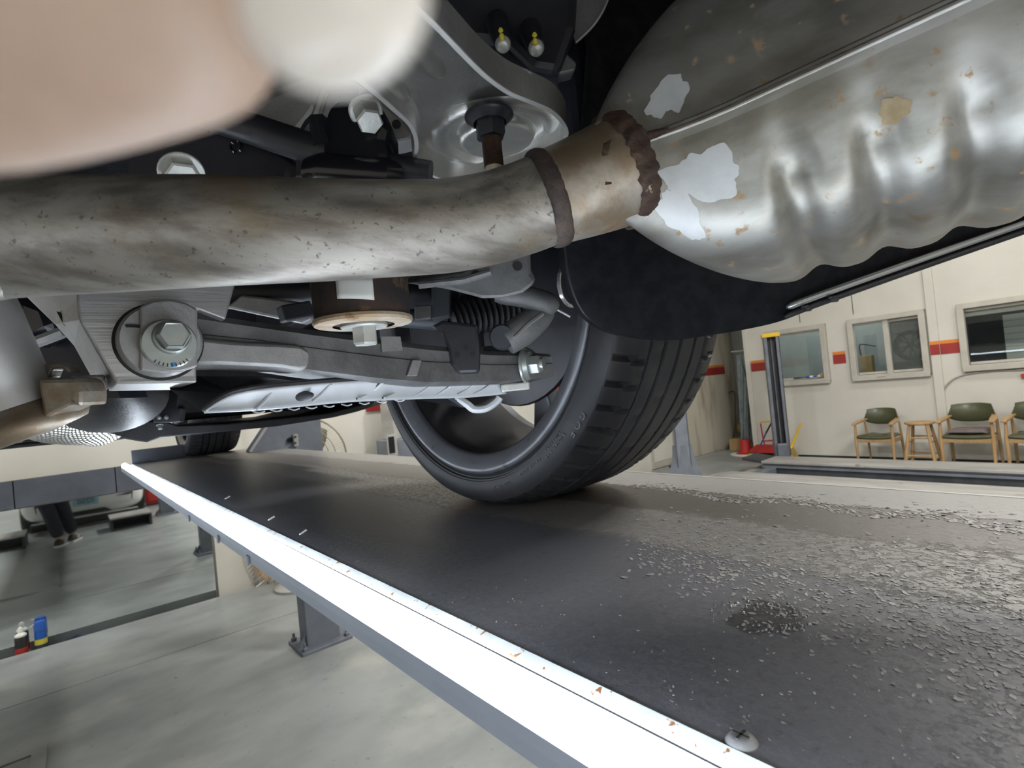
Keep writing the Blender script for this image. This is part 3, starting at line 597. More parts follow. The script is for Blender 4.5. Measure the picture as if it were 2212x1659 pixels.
MB().tube([p1_, p2_], 0.012, 10).build('handle', 'blue_plastic', br, label='blue lower handle')
hb = V(p2_); hb.z = 0
MB().rings([[V((hb.x + dx, hb.y + dy * k, z)) for dx, dy in ((-0.03, -1), (0.03, -1), (0.03, 1), (-0.03, 1))] for z, k in ((0.075, 0.15), (0.125, 0.13), (0.2, 0.03))]).build('broom_head', 'red_plastic', br, smooth=0)
MB().box((hb.x, hb.y, 0.04), (0.06, 0.28, 0.08)).build('bristles', 'purple', br, smooth=0)
obj1(MB().box((hb.x - 0.07, hb.y + 0.10, 0.03), (0.05, 0.09, 0.06)), 'sponge', 'green', 'small lime green sponge on the floor beside the purple broom', 'sponge', smooth=0, bevel=0.008)
yb = thing('hand_broom', onx(1715, 985, 8.25), 'yellow handled straw broom leaning on the wall right of the yellow capped post', 'broom')
a0 = onx(1731, 913, 8.34); a1 = onx(1709, 968, 8.27)
MB().tube([a0, a0.lerp(a1, 0.1), a1.lerp(a0, 0.1), a1], [0.008, 0.013, 0.02, 0.035], 10).build('handle', 'yellow', yb)
hb = V(a1)
MB().rings([[V((hb.x + dx * k2, hb.y + dy * k, z)) for dx, dy in ((-1, -1), (1, -1), (1, 1), (-1, 1))] for z, k, k2 in ((0.0, 0.085, 0.035), (hb.z * 0.55, 0.07, 0.03), (hb.z + 0.01, 0.035, 0.025))]).build('bristles', 'straw', yb, smooth=0)
# hanging work cloth: a folded sheet with real thickness and pleats
def drape(name, pts_top, pts_bot, x, m, n=26, amp=0.02, seed=1):
    rows = []; rnd = random.Random(seed); ph = rnd.random() * 6
    for i in range(14):
        q = i / 13; row = []
        l = V(pts_top[0]).lerp(V(pts_bot[0]), q); r = V(pts_top[1]).lerp(V(pts_bot[1]), q)
        for k in range(n):
            s = k / (n - 1); p = l.lerp(r, s); p.x += amp * (0.4 + q) * math.sin(s * 11 + ph + q * 0.6) + amp * 0.5 * math.sin(s * 23 + q * 2)
            row.append(p)
        rows.append(row)
    return MB().grid(rows)
cl = thing('hanging_cloth', onx(1610, 770, 8.5), 'long grey blue work cloth hanging from a rail in the corner recess', 'cloth')
XC = 8.62
drape('a', (onx(1591, 768, XC), onx(1612, 762, XC)), (onx(1600, 952, XC), onx(1617, 957, XC)), XC, 'cloth', seed=2).build('cloth_fold', 'cloth', cl, smooth=60, solid=0.006)
drape('b', (onx(1601, 775, XC - 0.05), onx(1616, 832, XC - 0.05)), (onx(1603, 955, XC - 0.05), onx(1615, 957, XC - 0.05)), XC, 'cloth', seed=5).build('cloth_fold', 'cloth', cl, smooth=60, solid=0.006)
drape('c', (onx(1612, 800, XC + 0.05), onx(1618, 815, XC + 0.05)), (onx(1618, 955, XC + 0.05), onx(1629, 958, XC + 0.05)), XC, 'cloth', seed=8).build('cloth_fold', 'cloth', cl, smooth=60, solid=0.006)
MB().tube([onx(1580, 760, XC + 0.02), onx(1601, 758, XC + 0.02), onx(1622, 754, XC + 0.02)], 0.012, 8).build('rail', 'frame', cl)
rb = thing('red_base', onx(1610, 985, 8.45), 'red round plastic base with a flat foot under the hanging cloth', 'stand base')
cb = onx(1611, 975, 8.45); cb.z = 0
MB().lathe([(0.15, 0.0), (0.15, 0.02), (0.10, 0.035), (0.085, 0.16), (0.08, 0.24), (0.0, 0.24)], cb, n=24).build('body', 'red_plastic', rb)
MB().lathe([(0.24, 0.0), (0.24, 0.012), (0.14, 0.016)], cb + V((0, 0, 0.0)), n=28).build('foot_ring', 'sticker', rb)
bx_ = onx(1592, 972, 8.9); bx_.z = 0.10
obj1(MB().box(bx_, (0.16, 0.2, 0.2), Matrix.Rotation(0.3, 3, 'Z')), 'cardboard_box', 'card', 'small cardboard box in the corner left of the red base', 'box', smooth=0, bevel=0.004)
obj1(MB().box((8.86, 4.28, 0.13), (0.18, 0.16, 0.26)), 'wooden_crate', 'card', 'brown box in the corner right of the red base', 'box', smooth=0, bevel=0.004)
obj1(MB().sphere(ony(1597, 925, 4.916), 0.05, 0.05, 0.09), 'hanging_pouch', 'straw', 'yellow cloth pouch hanging beside the long grey cloth', 'pouch')
ca = MB().tube(smooth_path([ony(1575, 848, 4.93), ony(1586, 846, 4.93), ony(1588, 870, 4.93), ony(1587, 930, 4.93), ony(1580, 960, 4.93)], 4), 0.008, 8)
obj1(ca, 'hanging_power_lead', 'cable', 'black power lead hanging down the stained wall in the corner', 'power lead')
# low green door leaf and hose at the front wall, far right
dr = struct(MB().box((7.1, 4.955, 0.55), (0.62, 0.03, 1.1)), 'door_1', 'frame', smooth=0)
MB().box((7.1, 4.938, 0.55), (0.5, 0.01, 0.9)).build('panel', 'wall', dr, smooth=0)
hs = MB().tube(smooth_path([(7.0, 4.80, 0.012), (7.2, 4.82, 0.012), (7.4, 4.88, 0.03), (7.46, 4.92, 0.2), (7.47, 4.93, 0.6)], 5), 0.012, 8)
obj1(hs, 'floor_cable', 'cable', 'dark cable running along the floor and up the front wall behind the tyre', 'cable')

# ------------------------------------------------------------------ left: things by the mirror
def can(x, y, label, body, capm, extra):
    t = thing('spray_can', (x, y, GD), label, 'spray can', 'spray cans by the mirror')
    MB().lathe([(0.0, 0), (0.031, 0), (0.033, 0.006), (0.033, 0.175), (0.031, 0.185), (0.022, 0.198), (0.0, 0.198)], (x, y, GD), n=24).build('can_body', body, t)
    extra(t, x, y); return t
def red_extra(t, x, y):
    MB().lathe([(0.0335, 0.02), (0.0335, 0.115)], (x, y, GD), n=24).build('label_print', 'red_can', t)
    MB().lathe([(0.0338, 0.004), (0.0338, 0.055)], (x, y, GD), n=24).build('label_print', 'sticker', t)
    MB().lathe([(0.031, 0.185), (0.031, 0.195), (0.014, 0.21), (0.014, 0.235), (0.008, 0.245), (0.0, 0.245)], (x, y, GD), n=20).build('nozzle', 'sticker', t)
def blue_extra(t, x, y):
    MB().lathe([(0.0335, 0.10), (0.0335, 0.135)], (x, y, GD), n=24).build('label_print', 'yellow_mark', t)
    MB().lathe([(0.0337, 0.03), (0.0337, 0.095)], (x, y, GD), n=24).build('label_print', 'steel_dark', t)
    MB().lathe([(0.033, 0.186), (0.033, 0.235), (0.028, 0.25), (0.0, 0.25)], (x, y, GD), n=20).build('cap', 'blue_plastic', t)
    MB().tube([(x - 0.028, y - 0.012, 0.24 + GD), (x - 0.050, y - 0.05, 0.235 + GD)], 0.0016, 6).build('straw', 'sticker', t)
can(-0.335, 4.895, 'black and red spray can with white nozzle standing left of the blue can', 'black_can', 'sticker', red_extra)
can(-0.238, 4.905, 'blue capped spray can with a straw beside the dark rag', 'blue_can', 'blue_plastic', blue_extra)
rg = MB(); rows = []
for i in range(10):
    q = i / 9
    rows.append([V((-0.19 + q * 0.25, 4.87 + 0.06 * s_ + 0.01 * math.sin(q * 9 + k), GD + 0.004 + (0.045 * math.sin(PI * q) + 0.006) * math.sin(PI * min(max(s_, 0.0), 1.0)) * (0.7 + 0.3 * math.sin(k * 1.7 + q * 7)))) for k, s_ in enumerate([j / 11 for j in range(12)])])
obj1(rg.grid(rows), 'shop_rag', 'rag', 'crumpled dark blue rag lying in the gutter beside the spray cans', 'rag', smooth=70, solid=0.008)
# coiled air hose
hp = smooth_path([ony(540, 1120, 4.86), ony(552, 1190, 4.86), ony(566, 1225, 4.86), ony(580, 1243, 4.85), ony(600, 1243, 4.84), ony(640, 1225, 4.84), ony(700, 1205, 4.84)], 60)
pts = []; L_ = 0.0
for i, p in enumerate(hp[:-1]):
    t_ = (hp[i + 1] - p).normalized(); u_ = V((0, 1, 0)); s_ = t_.cross(u_).normalized()
    L_ += (hp[i + 1] - p).length * (2 * PI / 0.032) / 1.0
    pts.append(p + (u_ * math.cos(L_) + s_ * math.sin(L_)) * 0.05)
obj1(MB().tube(pts, 0.0055, 6), 'coiled_air_hose', 'hose', 'orange coiled air hose hanging at the foot of the white wall right of the mirror', 'hose')
obj1(MB().tube(smooth_path([ony(579, 1240, 4.84), ony(570, 1255, 4.83), onz(553, 1268, 0.004)], 4), 0.004, 6), 'hose_tail', 'sticker', 'thin white hose end on the floor under the coiled air hose', 'hose end')
# pedestal fan
FX0, FY0 = 1.34, 4.50
fan = thing('pedestal_fan', (FX0, FY0, 0), 'round wire cage pedestal fan standing behind the lift post', 'fan')
MB().lathe([(0.0, 0.0), (0.19, 0.0), (0.19, 0.02), (0.16, 0.035), (0.04, 0.05), (0.0, 0.05)], (FX0, FY0, 0), n=32).build('base', 'steel_light', fan)
MB().tube([(FX0, FY0, 0.04), (FX0, FY0, 1.02)], 0.018, 12).build('pole', 'steel_dark', fan)
fc = ony(657, 990, FY0 - 0.06); fax = V((-0.35, -0.9, 0)).normalized(); fr_ = 0.33
cg = MB()
for (rr, hh) in ((fr_, 0.0), (fr_ * 0.98, 0.05), (fr_ * 0.75, 0.095), (fr_ * 0.6, 0.105), (fr_ * 0.2, 0.115)):
    a_ = fax.cross(V((0, 0, 1))).normalized(); b_ = fax.cross(a_)
    cg.tube([fc + fax * hh + (a_ * math.cos(2 * PI * k / 48) + b_ * math.sin(2 * PI * k / 48)) * rr for k in range(48)], 0.006 if rr == fr_ else 0.003, 5, closed=True)
for k in range(96):
    d_ = a_ * math.cos(2 * PI * k / 96) + b_ * math.sin(2 * PI * k / 96)
    cg.tube([fc + d_ * fr_, fc + fax * 0.05 + d_ * fr_ * 0.98, fc + fax * 0.10 + d_ * fr_ * 0.7, fc + fax * 0.115 + d_ * 0.05], 0.0019, 4, cap=False)
cg.build('cage', 'fan_wire', fan)
cyl(MB(), fc - fax * 0.15, fax, 0.08, 0.2).build('motor', 'steel_dark', fan)
for k in range(3):
    R_ = Matrix.Rotation(2 * PI * k / 3, 3, fax); bl = MB(); rows = []
    for i in range(6):
        q = i / 5; rr = 0.05 + q * 0.23; wd_ = 0.05 + 0.05 * math.sin(PI * (0.2 + 0.7 * q))
        rows.append([fc + fax * 0.055 + R_ @ (a_ * rr + b_ * wd_ + fax * 0.02), fc + fax * 0.055 + R_ @ (a_ * rr), fc + fax * 0.055 + R_ @ (a_ * rr - b_ * wd_ - fax * 0.02)])
    bl.grid(rows).build('blade', 'fan_wire', fan, smooth=60, solid=0.004)
# control cabinet
cc = thing('control_cabinet', (2.55, 4.62, 0), 'grey steel control cabinet with a switch panel behind the rear tyre', 'cabinet')
MB().box((2.56, 4.65, 0.67), (0.62, 0.3, 0.77)).build('lower_box', 'steel_blue', cc, smooth=0, bevel=0.006)
MB().box((2.60, 4.68, 1.28), (0.55, 0.24, 0.45)).build('upper_box', 'steel_light', cc, smooth=0, bevel=0.006)
MB().box((2.56, 4.66, 0.14), (0.56, 0.26, 0.28)).build('plinth', 'steel_dark', cc, smooth=0)
sw = MB().box(ony(847, 962, 4.495), (0.1, 0.012, 0.20)).build('switch_panel', 'steel_light', cc, smooth=0, bevel=0.003)
MB().box(ony(846, 961, 4.487), (0.055, 0.012, 0.15)).build('meter_window', 'black_gloss', sw, smooth=0)

# ================================================================== the lift under the car
RT = 1.2                                                            # runway top
lift = thing('alignment_lift', (-0.14, 1.5, 0), 'raised dark four post alignment lift carrying the car with a lit bar along its edge', 'lift')
def runway(x0, x1, inner, main):
    g_ = MB(); xs = [x0 + (x1 - x0) * i / 24 for i in range(25)]; yl = [-0.9 + 4.62 * i / 60 for i in range(61)]
    g_.box(((x0 + x1) / 2, 1.41, RT - 0.004), (x1 - x0, 4.62, 0.008))
    r = g_.build('runway', 'deck', lift, smooth=0)
    for xx in (x0 + 0.09, x1 - 0.09): MB().box((xx, 1.41, RT - 0.076), (0.04, 4.6, 0.135)).build('side_beam', 'steel_blue', r, smooth=0, bevel=0.003)
    sg = 1 if main else -1
    MB().box((inner - sg * 0.0060, 1.41, RT - 0.010), (0.0055, 4.62, 0.012)).build('groove_shade_strip', 'joint', r, smooth=0)  # added black strip, its colour stands in for shade in the open groove
    MB().prism([V((inner - sg * 0.0035, -0.9, RT - 0.0045)), V((inner - sg * 0.0020, -0.9, RT - 0.0012)), V((inner + sg * 0.0070, -0.9, RT + 0.0012)), V((inner + sg * 0.0085, -0.9, RT + 0.0008)), V((inner + sg * 0.0085, -0.9, RT - 0.0150)), V((inner - sg * 0.0035, -0.9, RT - 0.0150))], (0, 4.62, 0)).build('edge_strip', 'chip_white', r, smooth=0, bevel=0.0025, label='white painted edge strip with rust chips')
    o_ = x1 if inner < (x0 + x1) / 2 else x0
    MB().box((o_, 1.41, RT - 0.003), (0.008, 4.62, 0.007)).build('outer_edge', 'steel_light', r, smooth=0)
    return r
rr_ = runway(0.257, 0.930, 0.2495, True)
rl_ = runway(-1.215, -0.542, -0.5345, False)
def light_bar(sx, cx):
    c = MB(); z0 = RT - 0.029
    prof = [(-0.0165, 0.0), (0.0165, 0.0), (0.0165, 0.020), (0.012, 0.020), (0.012, 0.004), (-0.012, 0.004), (-0.0135, 0.022), (-0.0165, 0.021), (-0.0175, 0.012), (-0.0165, 0.011)]
    c.prism([V((cx + sx * a, -0.9, z0 + b_)) for a, b_ in prof], (0, 4.545, 0))
    bar = c.build('light_bar', 'channel', lift, smooth=0)
    n_ = 24
    for (y0, y1) in ((-0.9, 1.325), (1.335, 3.64)):
        MB().tube([(cx - sx * 0.0005, y0, RT - 0.0015), (cx - sx * 0.0005, y1, RT - 0.0015)], 0.0136, n_).build('lit_tube', 'tube', bar, label='glowing white lamp tube')
    MB().tube([(cx + sx * 0.0148 * math.cos(a), 1.33, RT - 0.004 + 0.0148 * math.sin(a)) for a in [math.radians(q) for q in range(-20, 215, 15)]], 0.0011, 6).build('wire_clip', 'conduit', bar)
    for yy in (1.47, 1.15, 0.93):
        MB().box((cx - sx * 0.0185, yy, z0 + 0.004), (0.003, 0.012, 0.014)).build('mounting_clip', 'channel', bar, smooth=0)
    return bar
light_bar(1, 0.2205); light_bar(-1, -0.5055)
fk = MB(); rnd = random.Random(21)
def flake(q, sz):
    t = rnd.uniform(0, PI); u = V((math.cos(t), math.sin(t), 0)); v_ = V((-u.y, u.x, 0)); k = rnd.randint(5, 7); lift_ = rnd.uniform(0.0004, 0.0016) * (sz / 0.006)
    if q.x < 0.265: return
    top = []
    for i in range(k):
        a = 2 * PI * i / k; r = sz * rnd.uniform(0.55, 1.0); p = q + u * (r * math.cos(a)) + v_ * (r * 0.55 * math.sin(a)); top.append(p + V((0, 0, 0.0003 + max(0, math.cos(a)) * lift_)))
    fk.add(top + [p - V((0, 0, 0.0004)) for p in top], [tuple(range(k))] + [(i, i + k, (i + 1) % k + k, (i + 1) % k) for i in range(k)])
for i in range(1500):
    px = rnd.uniform(1380, 2300); f_ = (px - 1380) / 830; yc_ = 1185 + 195 * f_ + rnd.gauss(0, 1) * (22 + 75 * f_)
    if yc_ < 1085 + 75 * f_: continue
    flake(onz(px, yc_, RT), rnd.uniform(0.0012, 0.0038))
for i in range(700):
    px = rnd.uniform(1370, 2300); f_ = (px - 1400) / 812; yc_ = 1061 + 88 * f_ + 6 * math.sin(px * 0.021) - abs(rnd.gauss(0, 1)) * (6 + 9 * f_)
    flake(onz(px, yc_, RT), rnd.uniform(0.002, 0.006))
for i in range(160): flake(onz(rnd.uniform(1350, 2250), rnd.uniform(1090, 1250), RT), rnd.uniform(0.002, 0.006))
for i in range(260): flake(onz(rnd.uniform(900, 2200), rnd.uniform(1250, 1640), RT), rnd.uniform(0.0006, 0.0018))
fk.build('paint_flake_scatter', 'flake', rr_, smooth=0, kind='stuff')
dr2 = MB()
for i in range(110):
    t = rnd.uniform(0, 2 * PI); r = 0.5 + 0.55 * rnd.random(); q = onz(1660 + 95 * r * math.cos(t) - (30 if rnd.random() < .4 else 0), 1332 + 34 * r * math.sin(t) + 10 * math.cos(t), RT); rr = rnd.uniform(0.0006, 0.0018)
    dr2.lathe([(rr, 0.0), (rr * 0.9, rr * 0.4), (rr * 0.55, rr * 0.75), (0.0, rr * 0.85)], q, V((0, 0, 1)), 8)
dr2.build('water_drop_scatter', 'water_drop', rr_, smooth=80, kind='stuff')
P = onz(1602, 1604, RT)
rv = MB().lathe([(0.0085, 0), (0.0085, 0.0008), (0.0062, 0.0034), (0.004, 0.0042), (0.0, 0.0042)], P, n=24).build('deck_screw', 'alu_dark', rr_)
MB().box(P + V((0, 0, 0.0042)), (0.009, 0.0015, 0.0008)).box(P + V((0, 0, 0.0042)), (0.0015, 0.009, 0.0008)).build('screw_slot', 'joint', rr_, smooth=0)
for (px0, py0) in ((486, 1078), (580, 1124), (648, 1155)):
    q = onz(px0, py0, RT); MB().tube([q, q + V((0.012, 0.004, 0.004))], 0.0018, 6).build('edge_tie', 'sticker', rr_)
MB().box((0.49, 3.70, RT + 0.035), (0.46, 0.02, 0.08)).build('wheel_stop', 'steel_dark', lift, smooth=0)
def big_post(cx, cy, m='steel_blue'):
    p = MB(); p.box((cx, cy, 1.05), (0.20, 0.13, 2.1)); o = p.build('post', m, lift, smooth=0, bevel=0.008)
    MB().box((cx, cy, 0.009), (0.30, 0.26, 0.018)).build('base_plate', m, o, smooth=0, bevel=0.003)
    for s in ((-1, -1), (1, -1), (-1, 1), (1, 1)):
        b_ = MB(); q = V((cx + s[0] * 0.125, cy + s[1] * 0.1, 0.018)); b_.hexa(q, (0, 0, 1), 0.03, 0.02); cyl(b_, q, V((0, 0, 1)), 0.008, 0.045, 10); b_.build('anchor_bolt', m, o)
    MB().prism([V((cx - 0.1, cy - 0.05, 0.018)), V((cx - 0.15, cy - 0.05, 0.018)), V((cx - 0.1, cy - 0.05, 0.09))], (0, 0.012, 0)).build('foot_rib', m, o, smooth=0)
    return o
po = big_post(1.085, 3.335); big_post(1.10, -0.16)
YG = 3.25
gp = [ony(541, 985, YG), ony(541, 974, YG), ony(604, 878, YG), ony(640, 874, YG), ony(641, 990, YG)]
gz = MB().prism(gp, (0, 0.10, 0)).build('carriage', 'steel_blue', lift, smooth=0, bevel=0.004)
MB().beam(ony(540, 976, YG - 0.012), ony(604, 879, YG - 0.012), 0.014, 0.016, V((0, 1, 0))).build('guard_edge', 'steel_light', gz, smooth=0)
MB().box(ony(638, 951, YG - 0.012), (0.028, 0.03, 0.072)).build('cable_clamp', 'steel_light', gz, smooth=0, bevel=0.003)
for yy in (944, 957): cyl(MB(), ony(638, yy, YG - 0.034), V((0, 1, 0)), 0.007, 0.012, 12).build('clamp_screw', 'steel_dark', gz)
MB().lathe([(0.006, 0), (0.006, 0.015), (0.016, 0.015), (0.016, 0)], ony(627, 951, YG - 0.016), V((0, 1, 0)), 16).build('eye_nut', 'steel_dark', gz)
MB().box((0.74, 3.32, 1.085), (0.6, 0.1, 0.10)).build('cross_beam', 'steel_blue', lift, smooth=0, bevel=0.005)
MB().box((0.74, -0.16, 1.085), (0.6, 0.1, 0.10)).build('cross_beam', 'steel_blue', lift, smooth=0, bevel=0.005)

# ================================================================== the car on the lift
car = thing('car', (-0.14, 2.2, RT), 'car standing on the raised lift with its exhaust and rear wheel seen from below', 'car')
def part(mb, name, m, parent=None, **k): return mb.build(name, m, parent or car, **k)
# ---- wheels
WX, WY, RTY = 0.685, 0.79, 0.383
def make_wheel(cx, cy):
    cz = RT + RTY - 0.006; c = V((cx, cy, cz)); ax = V((1, 0, 0))
    rim = [(0.3165, -0.124), (0.319, -0.1285), (0.318, -0.132), (0.3135, -0.1345), (0.309, -0.1335), (0.2895, -0.1225), (0.2855, -0.118), (0.2845, -0.112), (0.288, -0.109), (0.287, -0.07), (0.279, -0.03), (0.274, 0.03), (0.272, 0.09),
           (0.276, 0.115), (0.30, 0.125), (0.312, 0.13), (0.312, 0.122), (0.296, 0.11), (0.296, -0.10)]
    w_ = MB().lathe(rim, c, ax, 120, close=True).build('wheel', 'rim', car, smooth=50, label='grey alloy wheel rim')
    MB().lathe([(0.2855, -0.1085), (0.2845, -0.07), (0.2765, -0.03), (0.2715, 0.03), (0.2695, 0.085)], c, ax, 96).build('barrel', 'rim_shaded', w_, smooth=60)
    # spokes and hub
    for k in range(10):
        a = 2 * PI * (k // 2) / 5 + (0.20 if k % 2 else -0.20) - PI / 2 - 0.10; a2 = 2 * PI * (k // 2) / 5 + (0.05 if k % 2 else -0.05) - PI / 2 - 0.10
        d0 = V((0, math.cos(a2), math.sin(a2))); d1 = V((0, math.cos(a), math.sin(a))); t1 = ax.cross(d1)
        MB().rings([[c + d0 * 0.055 + ax * 0.075 + t1 * s_ + ax * e for s_, e in ((-0.02, -0.02), (0.02, -0.02), (0.02, 0.02), (-0.02, 0.02))],
                    [c + d1 * 0.17 + ax * 0.085 + t1 * s_ + ax * e for s_, e in ((-0.017, -0.02), (0.017, -0.02), (0.017, 0.015), (-0.017, 0.015))],
                    [c + d1 * 0.272 + ax * 0.10 + t1 * s_ + ax * e for s_, e in ((-0.034, -0.025), (0.034, -0.025), (0.034, 0.012), (-0.034, 0.012))]]).build('spoke', 'rim', w_, smooth=20, bevel=0.004)
    MB().lathe([(0.0, 0.04), (0.075, 0.04), (0.075, 0.10), (0.06, 0.115), (0.0, 0.115)], c, ax, 32).build('hub', 'rim', w_)
    # tyre
    W = 0.135
    half = [(0.300, -0.117), (0.310, -0.1245), (0.3195, -0.129), (0.3235, -0.1315), (0.3245, -0.1305), (0.3262, -0.1305), (0.328, -0.1345), (0.3305, -0.1345), (0.3315, -0.1362), (0.342, -0.1380), (0.352, -0.1362), (0.360, -0.1325), (0.3648, -0.1290), (0.3658, -0.1298), (0.3668, -0.1288)]
    should = [(0.3695, -0.1245), (0.3725, -0.1175), (0.3755, -0.1085), (0.3778, -0.099), (0.3795, -0.0885), (0.3803, -0.0785)]
    tread = [(0.3805, -0.0705), (0.3805, -0.0695), (0.3745, -0.068), (0.3745, -0.0635), (0.3812, -0.062), (0.3822, -0.0400), (0.3822, -0.039), (0.375, -0.0375), (0.375, -0.0315), (0.3824, -0.030), (0.383, -0.004), (0.383, -0.003), (0.3755, -0.0015), (0.3755, 0.0045), (0.383, 0.006)]
    left = half + should + tread
    prof = left + [(0.3822, 0.036), (0.375, 0.0375), (0.375, 0.0435), (0.3815, 0.045), (0.3805, 0.068), (0.3745, 0.069), (0.3745, 0.072), (0.379, 0.074)] + [(r, -h_) for r, h_ in should[::-1]] + [(r, -h_) for r, h_ in half[::-1]]
    n = 434; vs = []; ns = len(half); nsh = len(should); m_ = len(prof)
    for i, (r, hh) in enumerate(prof):
        for k in range(n):
            q = r
            inner = ns <= i < ns + nsh; outer = m_ - ns - nsh <= i < m_ - ns
            if inner or outer:
                s_ = (i - ns) if inner else (m_ - ns - 1 - i); ph = k - (1 if s_ > 3 else 0)
                depth = (0.0055, 0.0085, 0.0095, 0.0095, 0.009, 0.0075)[s_]
                if ph % 7 == 0: q -= depth
                elif s_ in (1, 2, 3, 4) and (k + s_ % 2) % 7 in (3, 5): q -= 0.0022
            elif ns + nsh <= i < m_ - ns - nsh and abs(r - 0.381) < 0.0035 and (k + i) % 18 == 0: q -= 0.0012
            a = 2 * PI * k / n; p = c + ax * hh + V((0, math.cos(a), math.sin(a))) * q
            if p.z < RT + 0.0005: p.z = RT + 0.0005
            vs.append(p)
    fs = [(i * n + k, i * n + (k + 1) % n, (i + 1) * n + (k + 1) % n, (i + 1) * n + k) for i in range(m_ - 1) for k in range(n)]
    ty = MB().add(vs, fs).build('tyre', 'rubber', w_, smooth=32)
    return w_, c
wheel, WC = make_wheel(WX, WY)
SIDE = [(0.3315, -0.1362), (0.342, -0.1380), (0.352, -0.1362), (0.360, -0.1325), (0.3648, -0.1290)]
# raised lettering on the inner sidewall
def letter(ch, size, r, ang, m='lettering'):
    cu = bpy.data.curves.new('letter', 'FONT'); cu.body = ch; cu.size = size; cu.extrude = 0.0008; cu.align_x = 'CENTER'; cu.resolution_u = 3
    t = bpy.data.objects.new('letter', cu); COL.objects.link(t); bpy.context.view_layer.update()
    me = bpy.data.meshes.new_from_object(t.evaluated_get(bpy.context.evaluated_depsgraph_get())); bpy.data.objects.remove(t)
    return me
def sidewall_text(txt, r, size, a0, step, dx):
    """seen from the inside of the wheel (looking along +x): letters run clockwise with their tops outward"""
    v = MB()
    for i, ch in enumerate(txt):
        if ch == ' ': continue
        me = letter(ch, size, r, 0)
        a = a0 - step * i                                            # screen angle, counter-clockwise, as seen looking along +x
        # looking along +x with z up, screen right is -y
        out = V((0, -math.cos(a), math.sin(a))); rt = V((0, -math.sin(a), -math.cos(a)))   # right of a letter whose top points outward
        nrm = V((-1, 0, 0))
        o = WC + V((dx, 0, 0)) + out * r
        base = len(v.v)
        v.v += [o + rt * p.co.x + out * p.co.y + nrm * p.co.z for p in me.vertices]
        v.f += [tuple(base + q for q in p.vertices) for p in me.polygons]
        bpy.data.meshes.remove(me)
    return v
for txt, r_, sz, a0, st in (('GOE', .356, .0165, -38.3, 2.75), ('RADIAL M+S', .3455, .0072, -45.6, .95), ('TUBELESS', .3375, .0072, -46.3, 1.0), ('EXTRA LOAD', .340, .0072, -57.0, 1.0), ('MAX PERM', .343, .006, -72, 1.0)):
    dxx = float(next(h0 + (h1 - h0) * (r_ - a_) / (b_ - a_) for (a_, h0), (b_, h1) in zip(SIDE, SIDE[1:]) if a_ <= r_ <= b_))
    sidewall_text(txt, r_ - sz * 0.35, sz, math.radians(a0), math.radians(st), dxx - 0.0004).build('sidewall_lettering', 'lettering', wheel, smooth=0)
fw, _c = make_wheel(0.645, 3.72); fw['label'] = 'front wheel far along the runway'
# brake shield and disc
bs = part(MB().lathe([(0.0, -0.03), (0.12, -0.03), (0.205, -0.012), (0.208, -0.006), (0.20, -0.004), (0.0, -0.02)], WC, V((1, 0, 0)), 48), 'brake_shield', 'black_satin')
part(MB().lathe([(0.0, 0.005), (0.185, 0.005), (0.185, 0.03), (0.0, 0.03)], WC, V((1, 0, 0)), 48), 'brake_disc', 'alu_dark')
# wheel arch liner and floor pan
rows = []
for i in range(25):
    a = math.radians(-8 + 196 * i / 24); rows.append([WC + V((dx, 0.46 * math.cos(a), 0.03 + 0.43 * math.sin(a))) for dx in (-0.20, 0.0, 0.16)])
part(MB().grid(rows), 'wheel_arch_liner', 'black_felt', solid=0.004, smooth=60)
part(MB().box((-0.14, 1.75, 1.90), (1.90, 4.6, 0.02)), 'floor_pan', 'black_felt', smooth=0)
part(MB().box((0.84, 2.3, 1.68), (0.03, 2.1, 0.50)), 'side_sill', 'black_plastic', smooth=0, bevel=0.01)
part(MB().box((0.47, 1.02, 1.76), (0.06, 1.3, 0.28)), 'frame_rail', 'black_satin', smooth=0, bevel=0.01)

# ---- rear bumper underside: a black skin with a rounded front lip and a bright lower trim
lip = [(1222, 430, .545), (1226, 530, .55), (1236, 600, .55), (1260, 660, .555), (1296, 695, .56), (1340, 715, .565), (1400, 726, .575), (1460, 726, .58), (1530, 716, .59), (1600, 705, .60), (1680, 687, .61), (1760, 657, .62), (2000, 566, .63), (2260, 474, .64)]
lp = smooth_path([at(*p) for p in lip], 4)
rows = []
for dx, dy, dz in ((0.0, 0.012, -0.000), (0.0, 0.0, -0.003), (0.001, -0.004, 0.003), (0.012, -0.016, 0.05), (0.04, -0.02, 0.18), (0.06, 0.0, 0.36), (0.02, 0.1, 0.48)):
    rows.append([p + V((dx, dy, dz)) for p in lp])
bmp = part(MB().grid(rows), 'bumper_skin', 'black_felt', solid=0.003, smooth=60)
part(MB().tube([p + V((0, 0.003, -0.001)) for p in lp[:46]], 0.0025, 8), 'skin_lip', 'black_plastic', bmp, smooth=60)
tp_ = [at(1700, 664, .60), at(1780, 634, .60), at(2000, 556, .61), at(2260, 466, .62)]
part(MB().tube([p for p in smooth_path(tp_, 5)], [0.002] + [0.0042] * 15, 10), 'bright_trim', 'chrome', bmp, smooth=60)
part(MB().tube([p + V((0.0, 0.004, -0.010)) for p in smooth_path(tp_, 5)], [0.002] + [0.0035] * 15, 10), 'lower_trim', 'black_plastic', bmp, smooth=60)
for (px0, py0) in ((1742, 660), (1800, 640)):
    part(MB().box(at(px0, py0 + 6, .60), (0.014, 0.008, 0.004), Matrix.Rotation(0.3, 3, 'Y')), 'trim_clip', 'black_plastic', bmp, smooth=0, bevel=0.002)

